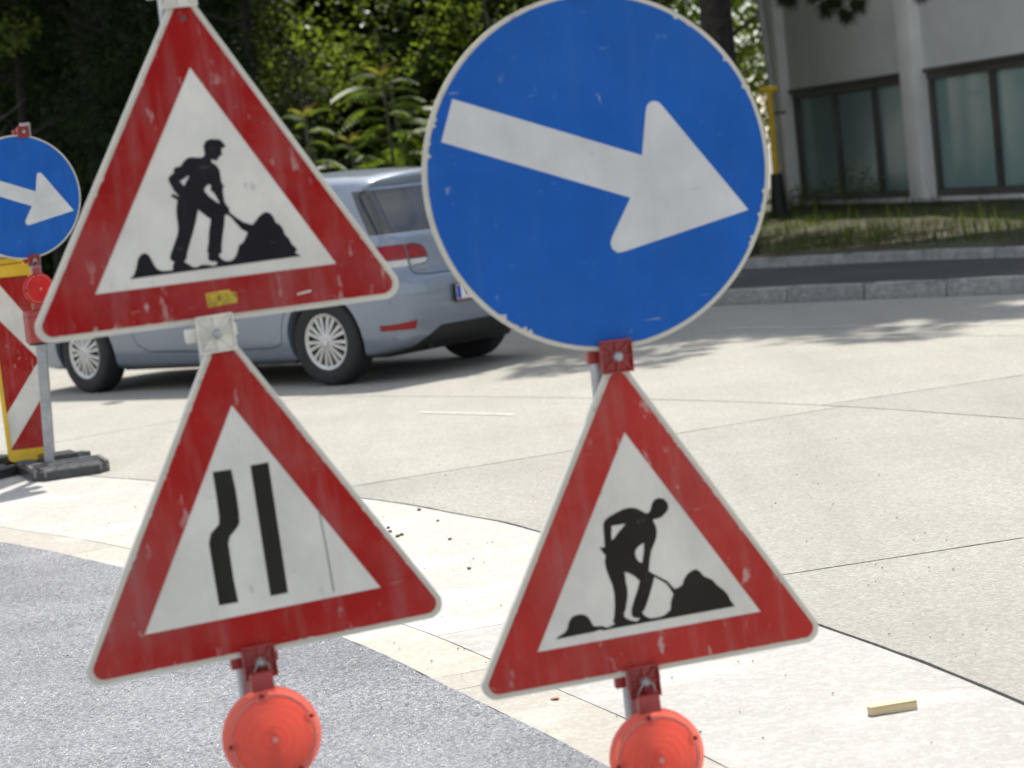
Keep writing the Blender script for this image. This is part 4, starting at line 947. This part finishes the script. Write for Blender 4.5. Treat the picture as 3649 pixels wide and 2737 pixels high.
# --- canopy trees of the wood, left of the building
wood = [(-13, 44, 10), (-5.6, 42, 10.5), (-10.2, 39.5, 9.5), (-7.0, 36.8, 10), (-4.4, 36.8, 9), (-1.6, 36.2, 9.5), (1.2, 34.8, 8.8), (-8.6, 43.0, 11), (-3.0, 40.5, 10.5), (1.4, 38.4, 10)]
wl_ = ['tree deep in the wood beyond the left edge', 'tall tree in the middle of the wood', 'tall dark tree at the left edge of the wood', 'broad dark tree behind the evergreens at upper left', 'dark tree above the yews, left of the wood', 'tree standing behind the feathery saplings', 'tree at the right end of the wood beside the pine trunk', 'tree deep in the wood at far left', 'tree deep in the wood behind the car', 'tree deep in the wood near the pine']
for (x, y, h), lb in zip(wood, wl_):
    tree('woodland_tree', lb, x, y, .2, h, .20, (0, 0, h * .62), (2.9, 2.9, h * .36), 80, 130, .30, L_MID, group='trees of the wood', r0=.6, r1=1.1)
for (x, y, h, cz_, lb) in [(-5.6, 33.2, 10, 6.6, 'added large tree, unseen crown blocking sky over the evergreens at upper left'), (-8.8, 34.6, 10, 6.9, 'added large tree, unseen crown blocking sky over the top left corner')]:  # added trees, crowns above the frame, to keep sky light off the evergreens
    tree('woodland_tree', lb, x, y, .2, h, .22, (0, -.8, cz_), (3.0, 2.6, 2.1), 110, 130, .30, L_MID, group='trees of the wood', r0=.6, r1=1.1)
for (x, y, h, lb) in [(1.2, 43.0, 8, 'dark bushy tree added behind the big blue disc to darken window reflections'), (-1.6, 46.0, 9, 'dark bushy tree added at the very back of the wood to darken window reflections')]:  # added behind the others so the window panes reflect dark foliage
    tree('woodland_tree', lb, x, y, .2, h, .2, (0, 0, 4.2), (2.4, 2.0, 4.0), 130, 120, .30, L_MID, group='trees of the wood', r0=.6, r1=1.1)
# --- understorey that closes the wood behind (one dense mass)
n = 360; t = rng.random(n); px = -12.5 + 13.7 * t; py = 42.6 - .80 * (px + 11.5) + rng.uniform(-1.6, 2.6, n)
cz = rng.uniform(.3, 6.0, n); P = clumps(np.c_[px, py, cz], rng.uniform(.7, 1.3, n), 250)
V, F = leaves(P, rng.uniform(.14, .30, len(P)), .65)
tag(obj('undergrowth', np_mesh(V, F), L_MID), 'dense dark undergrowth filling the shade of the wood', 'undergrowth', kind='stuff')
# --- dark feathery evergreens, upper left
for (x, y, h, w, lb) in [(-6.6, 32.3, 6.6, 1.5, 'dark feathery evergreen at the top left corner'), (-4.6, 30.9, 5.6, 1.35, 'dark evergreen just left of the upper red triangle'), (-3.1, 30.4, 5.8, 1.2, 'dark evergreen hidden mostly behind the upper red triangle')]:
    t = thing('evergreen_tree', lb, 'tree', (x, y, .2), 0, 'dark evergreens'); obj('trunk', trunk_mesh(h * .95, .12, rand_limbs(14, w)), BARK, t)
    m = 150; zz = rng.uniform(.2, 1, m) ** .8 * h; az = rng.random(m) * 6.283; rr = w * (1 - (zz / h) ** 1.6) * rng.uniform(.45, 1.1, m)
    cen = np.c_[rr * np.cos(az), rr * np.sin(az), zz]; k_ = 150
    off = rng.normal(size=(m, k_, 3)) * (.20, .20, .14); out = np.c_[np.cos(az), np.sin(az), -.35 * np.ones(m)][:, None, :] + rng.normal(size=(m, k_, 3)) * .45
    V, F = leaves((cen[:, None, :] + off).reshape(-1, 3), rng.uniform(.05, .13, m * k_), .22, .2, out.reshape(-1, 3)); obj('crown', np_mesh(V, F), L_DARK, t)
# --- light green shrubs along the front of the wood
for (x, y, cz_, R3, ncl, lm, lb) in [(-2.25, 30.4, 3.05, (1.05, .9, .80), 40, L_LIT, 'bright green bush right of the upper red triangle'), (-1.2, 31.0, 3.3, (.9, .8, .8), 24, L_MID, 'mid green bush above the feathery sapling'), (.1, 30.3, 3.5, (.9, .8, .9), 26, L_LIT, 'light green bush left of the big blue disc'), (-7.0, 30.9, 3.9, (1.2, .9, .7), 24, L_LIT, 'sunlit green branches at the top left corner'), (.9, 29.9, 3.4, (.7, .7, 1.0), 22, L_MID, 'green bush behind the big blue disc')]:
    tree('shrub', lb, x, y, .2, cz_, .06, (0, 0, cz_ - .2), R3, ncl, 420, .085, lm, BARKL, 'shrub', 'bushes at the edge of the wood', .16, .42, .6)
for (x, y, cz_, R3, lb) in [(-1.9, 30.2, 1.3, (1.0, .6, .9), 'low dark bush behind the roof of the car'), (-.2, 29.3, 1.2, (1.0, .6, .9), 'low dark bush beside the tail of the car'), (-3.9, 31.0, 1.2, (1.1, .7, .9), 'low dark bush under the evergreens')]:
    tree('shrub', lb, x, y, .2, cz_, .05, (0, 0, cz_ - .2), R3, 26, 300, .09, L_MID, BARK, 'shrub', 'low bushes under the wood', .2, .45, .6)
# --- tree-of-heaven saplings: pinnate fronds
def frond_mesh(L, pairs, seed):
    r = np.random.default_rng(seed); V = []; F = []
    def pt(t): return np.array([L * (t - .12 * t * t), .0, L * (.34 * t - .62 * t * t)])
    for i in range(pairs):
        t = .12 + .86 * i / (pairs - 1); p = pt(t); tg = pt(min(1, t + .02)) - pt(t - .02); tg /= np.linalg.norm(tg)
        for s_ in (-1, 1):
            d = np.array([tg[0] * .35, s_ * 1.0, tg[2] * .35 - .30 - .12 * r.random()]); d /= np.linalg.norm(d); l = L * (.27 - .10 * abs(t - .45)) * r.uniform(.85, 1.1); w = np.cross(d, [0, 0, 1]); w /= np.linalg.norm(w); b = len(V)
            V += [p, p + d * l * .3 + w * l * .19, p + d * l + [0, 0, -.04 * l], p + d * l * .3 - w * l * .19]; F.append((b, b + 1, b + 2, b + 3))
    for i in range(8):
        a, c = pt(i / 8), pt((i + 1) / 8); b = len(V); o = np.array([0, .006, 0]); V += [a - o, a + o, c + o, c - o]; F.append((b, b + 1, b + 2, b + 3))
    return np_mesh(V, F)
FR = [frond_mesh(.62, 11, 1), frond_mesh(.78, 13, 2), frond_mesh(.5, 9, 3)]
for f_ in FR: f_.materials.append(L_AIL)
FRB = frond_mesh(.30, 9, 4); FRB.materials.append(L_BRN)
for (x, y, zt, nf, lb, sc) in [(-1.22, 28.6, 2.72, 24, 'feathery sapling with a bronze tip, between triangle and blue disc', 1.0), (-2.25, 28.6, 2.32, 15, 'smaller feathery sapling close beside the upper red triangle', .85), (-.45, 29.2, 2.25, 14, 'feathery sapling half hidden by the edge of the blue disc', .9), (-1.75, 29.3, 1.95, 12, 'low feathery sapling above the car roof', .8)]:
    t = thing('feathery_sapling', lb, 'sapling', (x, y, .2), 0, 'feathery saplings at the wood edge')
    obj('stem', tube([(0, 0, -.1), (.03, .02, 1.0), (0, 0, zt - .2)], [.035, .028, .014], 8), BARKL, t)
    for i in range(nf):
        u = i / nf; o = obj('frond', FR[i % 3], None, t); hgt = zt - .22 - 1.15 * u ** 1.1
        o.location = (0, 0, hgt); o.rotation_euler = (0, -.45 + .55 * u + random.uniform(-.12, .12), i * 2.4 + random.uniform(-.3, .3)); s_ = sc * (.75 + .45 * min(1, u * 2)); o.scale = (s_,) * 3
    for i in range(5):
        o = obj('young_frond', FRB, None, t); o.location = (0, 0, zt - .22); o.rotation_euler = (0, -1.15 + .1 * i, i * 1.3); o.scale = (sc,) * 3
# --- sunlit tree seen between pine trunk and building
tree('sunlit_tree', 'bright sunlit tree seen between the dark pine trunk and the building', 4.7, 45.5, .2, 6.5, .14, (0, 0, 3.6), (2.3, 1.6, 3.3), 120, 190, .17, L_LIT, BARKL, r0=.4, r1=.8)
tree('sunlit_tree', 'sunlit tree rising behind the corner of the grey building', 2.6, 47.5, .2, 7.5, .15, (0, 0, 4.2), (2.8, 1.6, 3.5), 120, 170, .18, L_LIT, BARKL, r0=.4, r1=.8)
# --- pines on the verge (their crowns, above the picture, shade pavement and facade)
def tuft(n, L, w, spread=1.0):
    """needles of one shoot tip, pointing along +X"""
    d = np.c_[rng.uniform(.1, 1, n), rng.normal(size=(n, 2)) * .62 * spread]; d = unit(d); base = np.c_[-rng.random(n) * L * 1.1, np.zeros((n, 2))]
    s_ = unit(np.cross(d, rng.normal(size=(n, 3)))) * w / 2; tip = base + d * (L * rng.uniform(.75, 1.1, n))[:, None]
    V = np.stack([base - s_, base + s_, tip + s_ * .3, tip - s_ * .3], 1).reshape(-1, 3); return V
def rot_to(dirs):
    x = unit(dirs); z = unit(np.cross(x, rng.normal(size=x.shape))); y = np.cross(z, x); return np.stack([x, y, z], 2)
def pine(label, x, y, h, r, cc, CR, ntuft, L=.18, w=.024, n_needle=20, ncl=120):
    t = thing('pine_tree', label, 'tree', (x, y, .15), 0, 'pines on the verge')
    limbs = [(random.uniform(.5, .98), random.uniform(0, 6.28), random.uniform(-.1, .45), CR[0] * random.uniform(.55, .95)) for _ in range(22)]
    obj('trunk', trunk_mesh(h, r, limbs, .12, 14), BARK, t)
    V = []; c, rr = crown_clumps(cc, CR, ncl, .5, 1.0, .95); base = [tuft(n_needle, L, w) for _ in range(6)]
    ids = rng.integers(0, len(c), ntuft); v = unit(rng.normal(size=(ntuft, 3))); pos = c[ids] + v * (rr[ids] * rng.uniform(.5, 1, ntuft))[:, None] * (1, 1, .55)
    M3 = rot_to(v + (0, 0, .25)); 
    for b in range(6):
        k_ = ids % 6 == b; q = np.einsum('nij,mj->nmi', M3[k_], base[b]) + pos[k_][:, None, :]; V.append(q.reshape(-1, 3))
    V = np.concatenate(V); obj('crown', np_mesh(V, np.arange(len(V)).reshape(-1, 4)), L_PINE, t)
    return t
pa = pine('big dark pine trunk behind the blue disc, its low branch hanging at the top', 2.63, 25.0, 11.5, .21, (.25, -1.85, 8.2), (3.5, 3.1, 1.9), 14000, ncl=240)
bm = bmesh.new(); br = [(0, 0, 5.4), (.5, -.35, 4.6), (.8, -.7, 3.5), (.95, -.9, 2.95)]; bm_tube(bm, br, [.06, .045, .03, .015], 8)
tips = [((1.20, -1.0, 2.70), (1, -.1, -.55)), ((1.32, -.95, 2.55), (.9, .1, -.75)), ((1.08, -1.0, 2.62), (.3, -.2, -1)), ((1.45, -1.05, 2.66), (1, 0, -.2)), ((.72, -.9, 2.78), (-.4, -.2, -1)), ((.62, -.95, 2.82), (-.8, 0, -.7)), ((2.10, -1.0, 2.70), (.4, 0, -1)), ((.98, -.9, 2.80), (.1, 0, -1)), ((1.25, -1.0, 2.86), (.6, .2, .2)), ((1.40, -1.0, 2.82), (.9, .2, .3)), ((1.98, -1.0, 2.84), (-.2, 0, -1))]
tips = [((p[0], p[1], p[2] - .10), d) for p, d in tips]
for p, d in tips: bm_tube(bm, [(.95, -.9, 2.95), tuple((Vector(p) + Vector((.95, -.9, 2.95))) / 2 + Vector((0, 0, .06))), p], [.014, .010, .006], 6)
lo = obj('low_branch', from_bm(bm, 60), BARK, pa)
V = []
for p, d in tips:
    M3 = rot_to(np.array([d], float))[0]; V.append(tuft(380, .13, .006, 1.15) @ M3.T + np.array(p))
V = np.concatenate(V); obj('needles', np_mesh(V, np.arange(len(V)).reshape(-1, 4)), L_PINE, lo)
pine('second pine standing out of frame at right, shading the verge', 7.2, 26.6, 11, .22, (-1.5, -.1, 8.2), (3.6, 3.4, 2.4), 6500)
pine('pine in front of the building corner shading the facade', 1.2, 29.5, 12, .20, (1.9, 1.8, 9.0), (3.2, 3.6, 2.4), 4200)
# --- weeds at the foot of the facade
def facade(u, d): c, s_ = math.cos(YAWB), math.sin(YAWB); return 5.026 + c * u + s_ * d, 37.6 + s_ * u - c * d
for u, d, h, lb in [(3.75, .55, .75, 'leafy weed in front of the column between the windows'), (2.2, .6, .45, 'low weed under the left windows'), (1.0, .6, .35, 'small weed at the foot of the left window')]:
    x, y = facade(u, d); tree('weed_shrub', lb, x, y, .22, h, .012, (0, 0, h * .55), (.42, .35, h * .5), 16, 420, .06, L_LIT, BARKL, 'shrub', 'weeds along the facade', .08, .2, .6)
# --- rough grass on the verge
NB = 42000; ii = rng.integers(int(len(EDGE) * .30), int(len(EDGE) * .76), NB); tt = np.sort(rng.random(NB)) ** .9; dd = .75 + 9.5 * tt
Eo = EDGE; Tn = np.gradient(EDGE, axis=0); Tn /= np.linalg.norm(Tn, axis=1)[:, None]; Nn = np.c_[-Tn[:, 1], Tn[:, 0]]
pos = EDGE[ii] + Nn[ii] * dd[:, None]; patch = np.sin(pos[:, 0] * 2.1 + 1) * np.sin(pos[:, 1] * 1.6) + rng.normal(size=NB) * .5
inb = (5.026 - pos[:, 0]) * -.9641 + (37.6 - pos[:, 1]) * -.2655
keep = (patch > -.55) & (inb < -.05); pos = pos[keep]; nb = len(pos)
hh = rng.uniform(.06, .20, nb) * (.7 + .8 * np.clip(np.sin(pos[:, 0] * 5.3 + 2 * np.sin(pos[:, 1] * 3.1)) * np.sin(pos[:, 1] * 4.7), 0, 1)) * (1 + .8 * (rng.random(nb) < .12)); az = rng.random(nb) * 6.283; ln_ = rng.uniform(.1, .6, nb) * hh
sd = np.c_[np.cos(az), np.sin(az), np.zeros(nb)] * .006; b0 = np.c_[pos, np.full(nb, .20)]; tp = b0 + np.c_[-np.sin(az) * ln_, np.cos(az) * ln_, hh]
V = np.stack([b0 - sd, b0 + sd, tp + sd * .25, tp - sd * .25], 1).reshape(-1, 3)
tag(obj('verge_grass', np_mesh(V, np.arange(4 * nb).reshape(-1, 4)), L_GRS), 'rough half dry grass on the shaded verge before the building', 'grass', kind='stuff')

# ================================================================ small things on the road
wd = NT('raw_pine_wood'); wd.set(Roughness=.7); wd.col(wd.ramp(wd.noise(30, 4, .6, wd.mapping((.15, 1, 1))), [(.3, (.52, .41, .22)), (.7, (.66, .54, .33))])); wd.bump(wd.noise(60, 3), .3, .002)
bm = bmesh.new()
bm_prism(bm, [(-.060, -.014), (.057, -.015), (.060, -.012), (.060, .013), (.056, .015), (-.052, .014), (-.056, .009), (-.063, .006)], 0.001, .0185)
for v in bm.verts: v.co += Vector((random.uniform(-.0012, .0012), random.uniform(-.0012, .0012), random.uniform(-.001, .001)))
w_ = thing('wood_offcut', 'short pale wood offcut lying on the concrete at lower right', 'wood offcut', (.83, 5.325, 0), R_(13))
obj('block', from_bm(bm), wd.m, w_)
bm = bmesh.new(); bm_prism(bm, [(-.061, -.0145), (-.050, -.0152), (.03, -.0156), (.058, -.0150), (.0605, .0), (.04, .0148), (-.03, .0150), (-.056, .010), (-.0645, .0)], .0188, .0225)
obj('split_face', from_bm(bm), wd.m, w_)
def rock(r, seed):
    bm = bmesh.new(); bmesh.ops.create_icosphere(bm, subdivisions=1, radius=r); rr = random.Random(seed)
    for v in bm.verts: v.co *= rr.uniform(.65, 1.15); v.co.z *= .7
    return from_bm(bm)
M_PEB = plain('dark_grit', (.15, .14, .12), .9, var=.4, scale=50)
peb = [rock(1, i) for i in range(4)]
for m_ in peb: m_.materials.append(M_PEB)
for i, (x, y, r) in enumerate([(-.448, 9.455, .011), (-.549, 8.942, .011), (-.51, 8.802, .012), (-.496, 8.83, .011), (-.56, 9.05, .010), (-.36, 9.1, .008), (-.30, 8.6, .009), (-.22, 7.9, .009), (-1.469, 10.282, .012)]):
    o = obj('pebble', peb[i % 4]); o.location = (x, y, r * .4); o.scale = (r, r, r); o.rotation_euler = (0, 0, i * 1.3)
    tag(o, 'small dark pebble on the pale concrete beyond the triangles', 'pebble', 'pebbles on the pale concrete')
o = obj('brick_chip', rock(1, 9), plain('orange_brick_chip', (.42, .17, .07), .9)); o.location = (.027, 5.803, .004); o.scale = (.016, .008, .006); o.rotation_euler = (0, 0, .2)
tag(o, 'tiny orange brick chip on the white concrete beside the right triangle', 'brick chip')
N = 520; q = np.c_[rng.uniform(-2.2, 1.6, N), rng.uniform(4.8, 11.5, N)]; s_ = rng.uniform(.0015, .0045, N)
oc = np.array([(1, 0, 0), (-1, 0, 0), (0, 1, 0), (0, -1, 0), (0, 0, .8), (0, 0, -.3)]); of = np.array([(0, 2, 4), (2, 1, 4), (1, 3, 4), (3, 0, 4), (2, 0, 5), (1, 2, 5), (3, 1, 5), (0, 3, 5)])
V = (oc[None] * s_[:, None, None] * rng.uniform(.6, 1.3, (N, 6, 1)) + np.c_[q, s_ * .3 + .003][:, None, :]).reshape(-1, 3); F = (of[None] + 6 * np.arange(N)[:, None, None]).reshape(-1, 3)
tag(obj('grit', np_mesh(V, F), M_PEB), 'fine dark grit strewn over the concrete', 'grit', kind='stuff')
